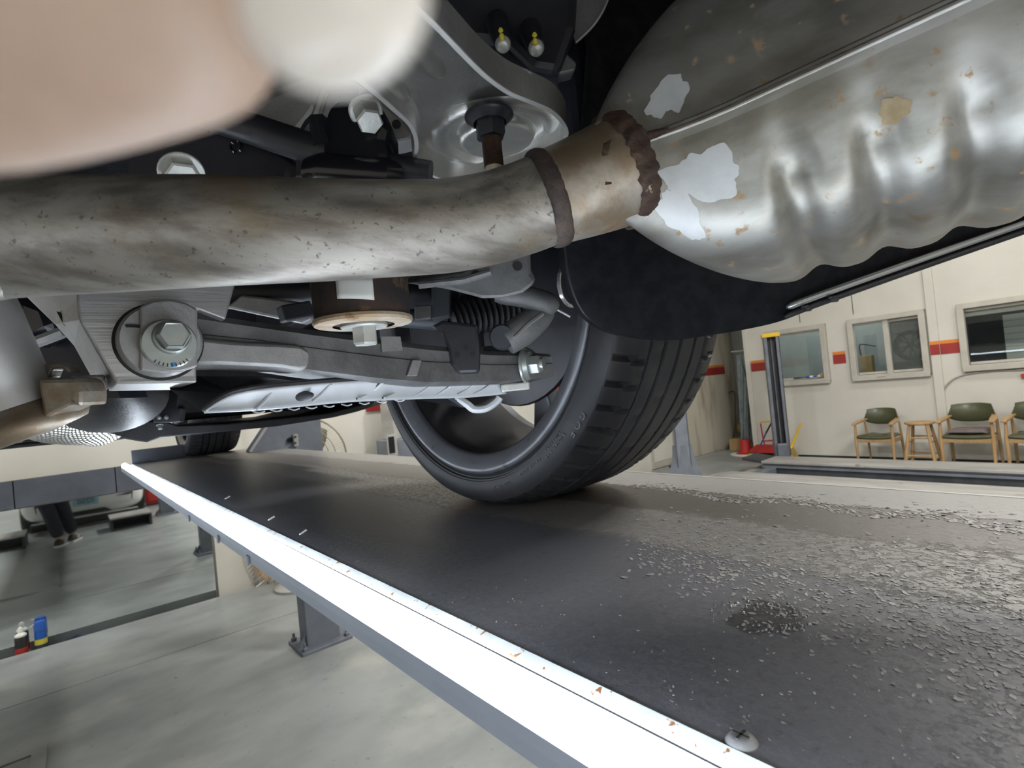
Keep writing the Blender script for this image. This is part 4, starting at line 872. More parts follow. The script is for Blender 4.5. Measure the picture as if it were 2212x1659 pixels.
# ---- exhaust: pipe, weld ring, neck, muffler
ex = [(-420, 548, .262), (-150, 528, .265), (0, 515, .28), (250, 507, .292), (500, 500, .308), (700, 499, .331), (850, 495, .350), (960, 490, .364), (1050, 475, .374), (1120, 455, .380), (1178, 433, .381)]
exs = smooth_path([at(*p) for p in ex], 8)
pipe = part(MB().tube(exs, [0.0322 - 0.0014 * math.sin(PI * min(1, i / 80)) for i in range(len(exs))], 48), 'exhaust_pipe', 'pipe', smooth=60)
pe = exs[-1]; nk = [(1178, 433, .381), (1210, 422, .382), (1250, 408, .3825), (1295, 391, .384), (1336, 374, .386)]
nks = smooth_path([at(*p) for p in nk], 6)
part(MB().tube(nks, [0.0330 + 0.0060 * (i / (len(nks) - 1)) ** 1.5 for i in range(len(nks))], 48, cap=False), 'muffler_neck', 'neck', pipe, smooth=60)
def weld_ring(c, axis, r, w_, n=90, rough=0.0012, seed=3):
    rnd = random.Random(seed); axis = V(axis).normalized(); x = axis.cross(V((0, 0, 1))).normalized(); y = axis.cross(x); rings = []
    off = [rnd.uniform(-1, 1) for _ in range(n)]
    for k in range(n):
        a = 2 * PI * k / n; o = (x * math.cos(a) + y * math.sin(a)); b_ = rough * (math.sin(k * 1.4) * 0.7 + off[k] * 0.6)
        rings.append([V(c) + o * (r + w_ * 0.42 * math.sin(t_) + b_ * max(0, math.sin(t_))) + axis * (w_ * math.cos(t_) + rough * 1.2 * off[(k * 7) % n]) for t_ in [PI * j / 7 for j in range(8)]])
    mb = MB(); vs = [p for r_ in rings for p in r_]; f = []
    for k in range(n):
        for j in range(7): f.append((k * 8 + j, ((k + 1) % n) * 8 + j, ((k + 1) % n) * 8 + j + 1, k * 8 + j + 1))
    return mb.add(vs, f)
part(weld_ring(at(1184, 431, .3812), nks[3] - exs[-6], 0.0325, 0.0064, rough=0.0003), 'weld_ring', 'seam_weld', pipe, smooth=60, label='dark scaled weld ring on the pipe')
# muffler
A0 = at(1398, 322, .386); AX = (at(2100, 0, .285) - A0).normalized(); UP = V((0, 0, 1)); UP = (UP - AX * UP.dot(AX)).normalized(); OUT = UP.cross(AX) * -1
if OUT.x < 0: OUT = -OUT
nc = nks[-1]; nd = (nks[-1] - nks[-3]).normalized(); nx = nd.cross(UP).normalized(); ny = nx.cross(nd)
LEN = 0.34; NT = 96; NR = 110
def section(t, th):
    # th: pi = the inboard seam, 0 = outboard, -pi/2 = bottom
    c_, s_ = math.cos(th), math.sin(th)
    a = 0.105; b_up = 0.125; b_lo = 0.102
    e = 2.0 / (4.2 if s_ > 0 else 3.3)
    X = math.copysign(abs(c_) ** e, c_) * a; Y = math.copysign(abs(s_) ** e, s_) * (b_up if s_ > 0 else b_lo)
    if s_ < 0 and c_ < 0: X += 0.020 * min(1, abs(Y) / b_lo) ** 1.2                     # the lower shell leans in towards its base
    if s_ < -0.02: 
        rib = math.cos(2 * PI * (t - 0.083) / 0.047); amt = 0.0060 * min(1.0, (abs(s_) - 0.02) * 3.2)
        g_ = ((0.5 + 0.5 * rib) ** 1.7) * min(1.0, max(0.0, (t - 0.048) / 0.014)) * (1.0 - 0.55 * max(0.0, c_ + 0.35))
        k_ = 1 - amt / 0.1 * g_ * 1.9; X *= k_; Y *= k_
    elif s_ > 0.1 and t > 0.09:
        rib = max(0, math.cos(2 * PI * (t - 0.125) / 0.075)) ** 2; k_ = 1 - 0.03 * rib; X *= k_; Y *= k_
    return A0 + AX * t + OUT * (X + a) + UP * Y
def mrow(i):
    t = LEN * (i / NT) ** 1.25; full = []; T0 = 0.062
    q = min(1.0, t / T0); q = math.sin(q * PI / 2) ** 0.8; row = []
    for k in range(NR):
        th = PI + 2 * PI * k / NR; P_ = section(t, th)
        base = nc + (nx * (-math.cos(th)) * -1 + ny * math.sin(th)) * 0.039
        base = nc + nd * (t * 0.3) + (OUT * math.cos(th) + UP * math.sin(th)).normalized() * 0.039
        row.append(base.lerp(P_, q))
    return row
mrows = [mrow(i) for i in range(NT + 1)]
muf = part(MB().rings(mrows), 'muffler', 'muffler', smooth=60, label='large ribbed aluminised muffler with rust stains')
def S(t, th):
    q = min(1.0, max(t, 0) / 0.062); q = math.sin(q * PI / 2) ** 0.8
    P_ = section(t, th); base = nc + nd * (t * 0.3) + (OUT * math.cos(th) + UP * math.sin(th)).normalized() * 0.039
    return base.lerp(P_, q)
sm = MB(); rows = []
for i in range(60):
    t = 0.003 + (LEN - 0.006) * (i / 59) ** 1.3; d_ = S(t, PI); o_ = 0.0085; hh = 0.0034
    rows.append([d_ - OUT * o_ + UP * hh, d_ + OUT * 0.008 + UP * (hh + 0.003), d_ + OUT * 0.008 - UP * (hh + 0.003), d_ - OUT * o_ - UP * hh])
sf2 = part(sm.rings(rows), 'seam_flange', 'muffler', muf, smooth=30, bevel=0.0012)
gm = MB(); rows = []
for i in range(60):
    t = 0.012 + (LEN - 0.016) * (i / 59) ** 1.3; d_ = S(t, PI) - OUT * 0.0086 - UP * 0.0003
    rows.append([d_ + UP * 0.0005, d_ + OUT * 0.002 + UP * 0.0005, d_ + OUT * 0.002 - UP * 0.0005, d_ - UP * 0.0005])
part(gm.rings(rows), 'seam_line', 'seam_weld', muf, smooth=0)
part(weld_ring(nc + nd * 0.002, nd, 0.0385, 0.0075, rough=0.0011, seed=9), 'weld_bead', 'weld', muf, smooth=60, label='rusty lumpy weld bead')
wb = MB(); sp = smooth_path([S(0.001, PI + 0.5) - OUT * 0.004, S(0.006, PI) - OUT * 0.009, S(0.020, PI) - OUT * 0.0095, S(0.032, PI) - OUT * 0.0088], 4)
part(wb.tube(sp, [0.0055, 0.006, 0.0045, 0.006, 0.005, 0.0045, 0.0055, 0.004, 0.0045, 0.003, 0.0028, 0.002, 0.0012], 8), 'weld_run', 'weld', muf, smooth=60)
def surf_patch(t0, t1, th0, th1, name, m, seed, lift_=0.0006, irregular=0.25):
    """a flake lying on the muffler: follows its surface, irregular outline"""
    rnd = random.Random(seed); n = 96; c_t = (t0 + t1) / 2; c_h = (th0 + th1) / 2; rings = []
    rad = [1 + irregular * (math.sin(k * 2 * PI / n * 3 + seed) * 0.5 + math.sin(k * 2 * PI / n * 7 + seed * 2) * 0.35 + math.sin(k * 2 * PI / n * 17 + seed * 3) * 0.12 + rnd.uniform(-0.5, 0.5) * 0.45) for k in range(n)]
    tot = [sum(rad[(k + j) % n] for j in (-1, 0, 1)) / 3 for k in range(n)]
    def S(t, th):
        T0 = 0.062; q = min(1.0, max(t, 0) / T0); q = math.sin(q * PI / 2) ** 0.8
        P_ = section(t, th); base = nc + nd * (t * 0.3) + (OUT * math.cos(th) + UP * math.sin(th)).normalized() * 0.039
        return base.lerp(P_, q)
    ctr = A0 + AX * c_t + OUT * 0.105
    vs = []; f = []; R_ = 7
    for j in range(R_ + 1):
        for k in range(n):
            a = 2 * PI * k / n; rr = j / R_ * tot[k]
            p = S(c_t + (t1 - t0) / 2 * rr * math.cos(a), c_h + (th1 - th0) / 2 * rr * math.sin(a)); d = (p - (ctr + AX * ((p - ctr).dot(AX)))).normalized()
            vs.append(p + d * lift_)
    for j in range(R_):
        for k in range(n): f.append((j * n + k, j * n + (k + 1) % n, (j + 1) * n + (k + 1) % n, (j + 1) * n + k))
    part(MB().add(vs, f), name, m, muf, smooth=60)
surf_patch(0.024, 0.056, PI + 0.055, PI + 0.36, 'bare_patch', 'muffler_bare', 4)
surf_patch(0.018, 0.034, PI + 0.25, PI + 0.80, 'bare_patch', 'muffler_bare', 11)
surf_patch(0.024, 0.042, PI - 0.13, PI - 0.012, 'bare_patch', 'muffler_bare', 6)
surf_patch(0.134, 0.149, PI + 0.14, PI + 0.27, 'brown_stain', 'muffler_stain', 8)

# ---- pressed aluminium subframe stay with a rim, dish, nut and threaded stud
ZB = 1.600
ol = [(690, 112), (722, 137), (790, 188), (848, 238), (880, 268), (893, 295), (895, 320), (892, 342), (902, 360), (930, 379), (970, 392), (1010, 391), (1080, 374), (1150, 348), (1205, 318), (1227, 292), (1222, 266), (1196, 238), (1150, 217), (1100, 195), (1050, 158), (1000, 108), (950, 55), (900, 5), (860, -40)]
olp = smooth_path([onz(px, py, ZB) for px, py in ol], 4, closed=True)
def inset(poly, d):
    n = len(poly); c = sum((p for p in poly), V((0, 0, 0))) / n; out = []
    area2 = sum(poly[i].x * poly[(i + 1) % n].y - poly[(i + 1) % n].x * poly[i].y for i in range(n)); sg = 1 if area2 > 0 else -1
    for i in range(n):
        t = (poly[(i + 1) % n] - poly[i - 1]); nn = V((-t.y, t.x, 0)) * sg; out.append(poly[i] + nn.normalized() * d)
    return out
in1 = inset(olp, 0.0032); in2 = inset(olp, 0.006); n = len(olp); HZ = 0.017
mb = MB()
loops = [olp, [p + V((0, 0, HZ + 0.003)) for p in olp], None]
vs = olp + [p + V((0, 0, HZ + 0.004)) for p in olp] + in1 + [p + V((0, 0, HZ - 0.004)) for p in in1] + [p + V((0, 0, HZ)) for p in in2]
f = []
for i in range(n):
    j = (i + 1) % n
    f += [(i, j, n + j, n + i), (i, 2 * n + i, 2 * n + j, j), (2 * n + i, 3 * n + i, 3 * n + j, 2 * n + j), (3 * n + i, 4 * n + i, 4 * n + j, 3 * n + j)]
f.append(tuple(4 * n + i for i in range(n))[::-1])
stay = part(mb.add(vs, f), 'subframe_stay', 'pressed', smooth=35, label='pressed silver aluminium stay with a raised rim')
eb = MB(); vs = [p + V((0, 0, -0.0006)) for p in olp] + [p + V((0, 0, -0.0006)) for p in in1]
eb.add(vs, [(i, (i + 1) % n, n + (i + 1) % n, n + i) for i in range(n)])
part(eb, 'cut_edge', 'cut_edge', stay, smooth=0, solid=0.0008)
DC = onz(1072, 290, ZB + HZ)
part(MB().lathe([(0.058, 0.001), (0.054, -0.003), (0.049, -0.0045), (0.044, -0.004), (0.040, 0.0), (0.0375, 0.002), (0.0345, 0.0015), (0.032, -0.004), (0.030, -0.0065), (0.027, -0.007), (0.0, -0.007)], DC, n=56), 'dished_ring', 'pressed', stay, smooth=60)
for q0, q1, rr in (((838, 45), (955, 160), 0.0075), ((770, 118), (880, 215), 0.0085)):
    a_, b_ = onz(*q0, ZB + HZ), onz(*q1, ZB + HZ); pts = [a_.lerp(b_, k / 10) for k in range(11)]; mb = MB(); rings = []
    d_ = (b_ - a_).normalized(); sd = d_.cross(V((0, 0, 1)))
    for k, p in enumerate(pts):
        w_ = rr * math.sqrt(max(0.02, 1 - max(0, (k - 7) / 3.2) ** 2)); rings.append([p + sd * (w_ * math.cos(t)) + V((0, 0, -0.0085 * math.sin(t) * (w_ / rr))) for t in [PI * j / 8 for j in range(9)]] + [p + V((0, 0, 0.002))])
    part(mb.rings(rings), 'pressed_rib', 'pressed', stay, smooth=60)
SC = onz(1056, 246, ZB + HZ - 0.008); dn = V((0.0, 0.0, -1.0))
nb = MB(); cyl(nb, SC, dn, 0.0185, 0.0035, 28, 0.001); nb.lathe([(0.0175, 0.0035), (0.0125, 0.0075)], SC, dn, 28); nb.hexa(SC + dn * 0.0035, dn, 0.020, 0.015)
part(nb, 'flange_nut', 'black_satin', stay, smooth=30, label='black flanged nut')
th = MB(); prof = []
for k in range(34): prof.append((0.0068 + (0.0007 if k % 2 else -0.0003), 0.017 + 0.0007 * k))
part(th.lathe([(0.0, 0.01)] + prof + [(0.0, 0.041)], SC, dn, 20), 'threaded_stud', 'weld', stay, smooth=30, label='rusty threaded stud')
part(MB().lathe([(0.0066, 0.0405), (0.0062, 0.043), (0.0042, 0.049), (0.003, 0.0505), (0.0, 0.0507)], SC, dn, 20), 'stud_tip', 'rust_light', stay, smooth=50, label='pale pointed stud tip')

# ---- body mount with two marked studs
def slab_px(px_list, d, depth, name, m, parent=None, bevel=0.004, label=None, dd=None):
    pts = [at(p[0], p[1], p[2] if len(p) > 2 else d) for p in px_list]
    return part(MB().prism(pts, FX * depth + UPV * 0.25 * depth), name, m, parent, smooth=0, bevel=bevel, label=label)
UPV = V((0, 0, 1))
bmn = slab_px([(958, -30), (1250, -30), (1245, 60), (1210, 158), (1150, 148), (1095, 95), (975, 84), (960, 62)], .50, .07, 'body_mount', 'black_satin', bevel=0.008)
slab_px([(985, 90), (1100, 98), (1205, 150), (1212, 262), (1150, 225), (1105, 200), (1052, 160), (1010, 118)], .52, .05, 'mount_plate', 'steel_dark', bmn)
slab_px([(1205, 96), (1246, 135), (1242, 152), (1206, 160)], .515, .03, 'mount_lug', 'alu_dark', bmn, 0.002)
fp = [(1222, -20), (1318, -20), (1310, 5), (1297, 32), (1275, 62), (1243, 92), (1232, 60)]
fl_ = slab_px(fp, .53, .006, 'flange_sheet', 'alu_dark', None, 0.001)
part(MB().tube(smooth_path([at(px, py, .529) for px, py in ((1318, -20), (1310, 5), (1297, 32), (1275, 62), (1243, 92))], 4), 0.0016, 6), 'folded_edge', 'alu', fl_)
for k, (a0, a1, tip, marks) in enumerate((((1074, 48), (1086, 94), (1088, 108), ((1077, 36), (1080, 54), (1082, 68), (1084, 80))), ((1146, 66), (1158, 102), (1161, 116), ((1151, 48), (1154, 64), (1155, 78), (1156, 90))))):
    sd = part(MB().tube([at(*a0, .50), at(a0[0] + 3, a0[1] + 12, .478), at(*a1, .47)], [0.0105, 0.0098, 0.0078], 20), 'mount_stud', 'black_satin', bmn)
    ax_ = (at(*tip, .462) - at(*a1, .47)).normalized()
    part(MB().lathe([(0.0066, 0), (0.0070, 0.0025), (0.0058, 0.0045), (0.0056, 0.0065), (0.004, 0.008), (0.0, 0.0082)], at(*a1, .469), ax_, 18), 'stud_end', 'white_bolt', sd, smooth=50, label='pale stud end')
    for j, (mx_, my_) in enumerate(marks):
        part(MB().sphere(at(mx_, my_, (.4975, .4795, .4655, .4605)[j]), 0.0026, 0.0024, 0.0034 if j != 1 else 0.0044, 10), 'paint_mark', 'yellow_mark', sd, label='yellow paint mark')

# ---- subframe castings, anti roll bar and its clamp
sf = slab_px([(420, 250), (560, 192), (692, 148), (702, 232), (682, 262), (650, 300), (600, 330), (470, 320)], .50, .05, 'subframe', 'alu', bevel=0.012)
slab_px([(690, 196), (704, 148), (800, 196), (862, 250), (893, 288), (888, 302), (845, 312), (700, 300), (688, 238)], .485, .05, 'subframe_tower', 'alu', sf, 0.010)
part(MB().tube([at(705, 193, .482), at(772, 190, .482)], 0.004, 8), 'casting_rib', 'alu', sf)
part(MB().tube([at(700, 200, .482), at(684, 250, .484), at(660, 290, .486)], 0.0045, 8), 'casting_rib', 'alu', sf)
cyl(MB(), at(857, 270, .481), -FX, 0.004, 0.002).build('casting_hole', 'joint', sf)
arb = part(MB().tube(smooth_path([at(330, 180, .47), at(450, 246, .455), at(560, 284, .447), at(700, 330, .44), at(780, 350, .44), at(850, 362, .44), at(930, 376, .44)], 5), [0.0128] * 16 + [0.0105] * 15, 20), 'anti_roll_bar', 'black_satin')
cb_ = [(694, 262), (704, 226), (726, 211), (782, 206), (818, 220), (844, 264), (838, 300), (842, 330), (838, 400), (700, 400), (690, 336)]
clampb = part(MB().prism([at(px, py, .425) for px, py in cb_], FX * 0.045), 'bar_clamp', 'black_gloss', smooth=0, bevel=0.009)
part(MB().tube([at(672, 372, .436), at(700, 372, .432), at(842, 384, .432), at(858, 386, .436)], [0.012, 0.015, 0.015, 0.012], 24), 'clamp_bush', 'black_gloss', clampb)
part(MB().tube(smooth_path([at(700, 320, .432), at(690, 270, .44), at(668, 300, .445), at(662, 385, .45)], 4), 0.009, 10), 'clamp_flange', 'black_satin', clampb)
bolt('clamp_bolt', at(789, 236, .424), (-0.12, -0.55, -0.83), 0.0185, 0.020, 0.0135, clampb, 'white_bolt', label='pale hex bolt')
bp = part(MB().prism([at(px, py, .47) for px, py in ((270, 330), (380, 300), (470, 275), (560, 288), (640, 345), (622, 400), (270, 400))], FX * 0.02), 'black_bracket', 'black_satin', smooth=0, bevel=0.006)
part(MB().lathe([(0.0035, 0.001), (0.0048, 0.0025), (0.006, 0.001)], at(511, 318, .468), -FX, 16), 'hole_rim', 'black_gloss', bp)
bolt('bracket_bolt', at(392, 372, .43), (-0.05, -0.6, -0.6), 0.024, 0.014, 0.017, bp, 'white_bolt', label='pale flanged bolt')

# ---- machined clevis with eccentric bolt, and the long control arm
YB = 0.495
def onp(px, py, y=YB): return ony(px, py, y)
fo = smooth_path([onp(*p) for p in ((166, 560), (166, 640), (172, 688), (186, 715), (212, 760), (230, 792), (243, 812), (251, 829))], 3) + [onp(424, 827), onp(426, 668), onp(487, 691), onp(512, 600)]
clv = part(MB().prism(fo, (0, 0.012, 0)), 'arm_bracket', 'brushed', smooth=0, bevel=0.002, label='machined aluminium bracket around the arm end')
lf = [(58, 640, .50), (120, 600, .47), (166, 590, .44), (168, 640, .44), (174, 690, .44), (214, 762, .438), (244, 812, .436), (252, 830, .436), (209, 853, .475), (196, 810, .48), (160, 745, .485), (120, 700, .49)]
part(MB().prism([at(*p) for p in lf], (0.0, 0.006, 0)), 'side_flange', 'alu', clv, smooth=0, bevel=0.0015)
part(MB().prism([at(px, py, .474) for px, py in ((122, 672), (132, 676), (149, 704), (147, 710), (138, 702))], (0.0, 0.004, 0)), 'slot', 'joint', clv, smooth=0)
b0, b1 = onp(250, 829), onp(425, 826)
part(MB().prism([b0, b1, b1 + V((-0.004, 0.09, 0)), b0 + V((0.0, 0.09, 0))], (0, 0, 0.006)), 'bottom_flange', 'brushed', clv, smooth=0, bevel=0.001)
t0, t1 = onp(150, 628), onp(512, 612)
part(MB().prism([t0 + V((0, 0, 0.03)), t1 + V((0, 0, 0.03)), t1 + V((0, 0.08, 0.03)), t0 + V((0, 0.08, 0.03))], (0, 0, -0.006)), 'top_flange', 'brushed', clv, smooth=0)
part(MB().box(ony(192, 838, .56), (0.022, 0.02, 0.02)), 'pad', 'alu', clv, smooth=0, bevel=0.002)
arm_c = []
for px, py, hh, y_ in ((330, 735, 0.052, .540), (430, 738, 0.045, .535), (540, 748, 0.040, .53), (660, 765, 0.043, .53), (800, 782, 0.046, .53), (900, 792, 0.046, .53), (1040, 797, 0.040, .525), (1125, 796, 0.038, .515), (1172, 792, 0.030, .51)):
    arm_c.append((ony(px, py, y_), hh))
rings = []
for i, (c, hh) in enumerate(arm_c):
    t_ = (arm_c[min(i + 1, len(arm_c) - 1)][0] - arm_c[max(i - 1, 0)][0]).normalized(); up = V((0, 0, 1)); up = (up - t_ * up.dot(t_)).normalized(); sd = t_.cross(up)
    if sd.y > 0: sd = -sd
    w_ = 0.024
    rings.append([c + sd * a + up * b_ for a, b_ in ((w_, -hh * .42), (w_ * 1.0, hh * .06), (w_ * .9, hh * .09), (w_ * .95, hh * .36), (w_ * .7, hh * .5), (-w_, hh * .5), (-w_, -hh * .5), (w_ * .7, -hh * .5))])
arm = part(MB().rings(rings), 'control_arm', 'alu_dark', smooth=30, label='long dull aluminium control arm')
boss_c = V((0.0590, YB - 0.012, 1.4655))
part(MB().lathe([(0.0, 0), (0.0262, 0), (0.0282, 0.003), (0.0282, 0.06), (0.0, 0.06)], boss_c, V((0, 1, 0)), 48), 'arm_boss', 'alu', arm)
part(MB().lathe([(0.0284, 0.0112), (0.0305, 0.0117), (0.0305, 0.013), (0.0284, 0.013)], boss_c, V((0, 1, 0)), 48, close=True), 'boss_gap', 'joint', clv)
part(MB().beam(onp(272, 704, YB - 0.0125), onp(304, 705, YB - 0.0125), 0.0035, 0.002), 'parting_line', 'joint', arm, smooth=0)
q0 = onp(303, 655, YB - 0.016); q1 = onp(427, 800, YB - 0.016)
pl = [onp(303, 661, YB - 0.016), onp(330, 650, YB - 0.016), onp(370, 647, YB - 0.016), onp(404, 655, YB - 0.016), onp(427, 668, YB - 0.016), onp(427, 792, YB - 0.016), onp(395, 802, YB - 0.016), onp(350, 806, YB - 0.016), onp(303, 800, YB - 0.016)]
tab = part(MB().prism(pl, (0, 0.006, 0)), 'bush_tab', 'alu', clv, smooth=0, bevel=0.0015)
ec = V((0.0628, YB - 0.022, 1.4615)); ey = V((0, -1, 0))
ew = MB(); cyl(ew, ec - ey * 0.006, ey, 0.0186, 0.006, 48, 0.0010); ew = part(ew, 'eccentric_washer', 'zinc', clv, smooth=30, label='zinc eccentric washer with tick marks')
hc = ec + V((0.0016, 0, 0.0045))
hb_ = MB(); hb_.lathe([(0.0132, 0), (0.0122, 0.003), (0.0112, 0.0034)], hc, ey, 40); hb_.lathe([(0.0096 / math.cos(PI / 6), 0.002), (0.0096 / math.cos(PI / 6), 0.0135), (0.0098, 0.0146), (0.0090, 0.0142), (0.0, 0.0142)], hc, ey, 6)
part(hb_, 'cam_bolt', 'zinc', clv, smooth=30, label='large zinc hex bolt head')
for k in range(9):
    a = math.radians(-90 + (k - 4) * 9.5); o_ = V((math.cos(a), 0, math.sin(a)))
    MB().beam(ec + o_ * 0.0156 + ey * 0.0004, ec + o_ * 0.0181 + ey * 0.0004, 0.0007, 0.0008, V((0, 1, 0))).build('tick_mark', 'blue_paint' if k == 4 else 'steel_dark', ew, smooth=0)
MB().beam(ec + V((0.001, 0, -0.0150)) + ey * 0.0004, ec + V((0.0012, 0, -0.0180)) + ey * 0.0004, 0.0035, 0.0008, V((0, 1, 0))).build('paint_mark', 'blue_paint', ew, smooth=0)
rb_ = []
for px, pt, pb in ((420, 728, 796), (470, 733, 795), (530, 738, 797), (600, 741, 800), (640, 744, 806), (657, 752, 802), (664, 768, 788)):
    a_, b_ = ony(px, pt, .506), ony(px, pb, .506); rb_.append([a_, a_ + V((0, -0.008, -0.003)), b_ + V((0, -0.008, 0.003)), b_, b_ + V((0, 0.02, 0)), a_ + V((0, 0.02, 0))])
part(MB().rings(rb_), 'arm_rib', 'alu', arm, smooth=35, bevel=0.002)
st_ = MB().prism([ony(px, py, .5035) for px, py in ((823, 727), (865, 727), (870, 757), (826, 760))], (0, 0.002, 0)); part(st_, 'part_sticker', 'alu', arm, smooth=0)
part(MB().prism([ony(px, py, .5015) for px, py in ((892, 777), (912, 777), (902, 812), (880, 812))], (0, 0.004, 0)), 'cast_pad', 'alu', arm, smooth=0, bevel=0.001)
part(MB().prism([at(*p) for p in ((1038, 748, .672), (1100, 744, .674), (1150, 752, .676), (1166, 775, .678), (1160, 812, .678), (1132, 838, .676), (1088, 834, .674), (1040, 806, .672))], FX * 0.045), 'arm_end', 'alu_dark', arm, smooth=0, bevel=0.006)
eax = (RX * 0.93 - FX * 0.35 - DX * 0.08).normalized(); eb_ = at(1132, 790, .664)
mb = MB(); cyl(mb, eb_, eax, 0.022, 0.004, 32, 0.001); mb.lathe([(0.02, 0.004), (0.017, 0.009), (0.0, 0.009)], eb_, eax, 32); mb.hexa(eb_ + eax * 0.008, eax, 0.021, 0.014); cyl(mb, eb_ + eax * 0.02, eax, 0.008, 0.006, 16)
part(mb, 'arm_end_bolt', 'zinc', arm, smooth=30, label='zinc bolt at the wheel end of the arm')
part(MB().box(at(1112, 836, .67), (0.035, 0.03, 0.010), Matrix.Rotation(-0.6, 3, 'Z')), 'stop_pad', 'white_bolt', arm, smooth=0, bevel=0.002)

# ---- plastic cover under the arm
ct = [(440, 889, .450), (470, 868, .452), (505, 851, .456), (560, 840, .47), (640, 832, .50), (760, 823, .54), (900, 817, .60), (1000, 815, .635), (1076, 816, .66)]
cbm = [(440, 890, .452), (480, 889, .456), (520, 888, .464), (580, 884, .48), (660, 877, .515), (770, 868, .555), (900, 862, .61), (1010, 859, .65), (1094, 851, .675)]
ct_ = smooth_path([at(*p) for p in ct], 5); cb2 = smooth_path([at(*p) for p in cbm], 5)
rows = [[a.lerp(b_, k / 8) + V((0, 0.004, 0.001)) * math.sin(PI * k / 8) for a, b_ in zip(ct_, cb2)] for k in range(9)]
def cover_pt(px, py):
    # nearest point of the cover surface to a pixel ray
    d_ = ray(px, py).normalized(); best = min((p for r_ in rows for p in r_), key=lambda p: ((p - CAM) - d_ * (p - CAM).dot(d_)).length); return CAM + d_ * (best - CAM).dot(d_)
cov = part(MB().grid(rows), 'arm_cover', 'shield', smooth=60, solid=0.003, label='pale grey ribbed plastic cover under the arm')
for a_, b_, m_ in (((588, 846), (556, 883), None), ((716, 829), (676, 868), None), ((830, 824), (776, 862), None), ((890, 822), (832, 860), None), ((945, 821), (892, 857), None), ((990, 820), (938, 856), None), ((1036, 820), (988, 853), None), ((1068, 824), (1022, 852), None)):
    p0_, p1_2 = cover_pt(*a_), cover_pt(*b_); mid = cover_pt((a_[0] + b_[0]) / 2 + 2, (a_[1] + b_[1]) / 2 + 2)
    part(MB().tube(smooth_path([p0_ - FX * 0.0024, mid - FX * 0.0024, p1_2 - FX * 0.0024], 3), 0.0016, 8), 'cover_rib', 'shield', cov)
    part(MB().tube(smooth_path([p0_ - FX * 0.0022 - RX * 0.0024, mid - FX * 0.0022 - RX * 0.0024, p1_2 - FX * 0.0022 - RX * 0.0024], 3), 0.0009, 6), 'rib_groove', 'joint', cov)
hp_ = cover_pt(642, 856)
part(MB().sphere(hp_, 0.0155, 0.004, 0.0052, 20, Matrix.Rotation(math.radians(-28), 3, 'Z')), 'drain_recess', 'steel_dark', cov, smooth=60)
part(MB().tube([a + V((0, 0.001, 0.002)) for a in ct_], 0.0026, 8), 'cover_edge', 'black_plastic', cov)
for k in range(9):
    q = at(560 + k * 38, 888 - k * 3.0, .475 + k * 0.016); part(MB().tube(smooth_path([q + RX * -0.006, q + DX * 0.0016, q + RX * 0.005], 3), 0.0008, 6), 'edge_clip', 'shield', cov)
part(MB().prism([at(*p) for p in ((368, 842, .47), (440, 892, .452), (506, 852, .458), (562, 840, .472), (640, 826, .50), (560, 815, .52), (430, 815, .50))], (0, 0.004, 0.0015)), 'cover_side', 'black_satin', cov, smooth=0)
part(MB().prism([at(*p) for p in ((900, 863, .66), (1000, 881, .70), (1004, 868, .70), (960, 858, .69))], FX * 0.01), 'cover_tail', 'steel_dark', cov, smooth=0)
wt = [(985, 858, .70), (1010, 874, .70), (1024, 884, .70), (1050, 882, .70), (1072, 868, .70), (1080, 858, .70)]
part(MB().tube(smooth_path([at(*p) for p in wt], 4), 0.005, 8), 'white_edge', 'shield', cov)

# ---- rusty vibration damper hanging by the arm
dc = at(786, 700, .45); dz = V((0, 0, 1))
dmp = part(MB().lathe([(0.0, 0.0), (0.0385, 0.0), (0.0395, 0.004), (0.0400, 0.03), (0.0405, 0.075), (0.0, 0.075)], dc + dz * 0.003, dz, 56), 'vibration_damper', 'rust', smooth=40, label='rusty cast iron cylinder with a sticker')
part(MB().lathe([(0.0255, -0.0015), (0.0400, -0.0005), (0.0412, 0.0015), (0.0408, 0.004), (0.038, 0.0042)], dc, dz, 56), 'bottom_flange', 'rust_light', dmp, smooth=40, label='pale rusty flange')
part(MB().lathe([(0.0, 0.0), (0.026, 0.0)], dc + dz * 0.0006, dz, 40), 'bush_rubber', 'rust', dmp)
bolt('damper_bolt', dc + dz * 0.0006, -dz, 0.0185, 0.0185, 0.0195, dmp, 'white_bolt', label='pale hex bolt under the damper')
phi = math.atan2((CAM - dc).y, (CAM - dc).x); rows_ = []
for k in range(5):
    rows_.append([dc + V((0.0405 * math.cos(phi + a), 0.0405 * math.sin(phi + a), 0.0135 + 0.0175 * k / 4 + a * -0.004)) for a in [(-0.46 + 0.70 * j / 8) for j in range(9)]])
part(MB().grid(rows_), 'sticker', 'sticker', dmp, smooth=60, solid=0.0006, label='white paper sticker')

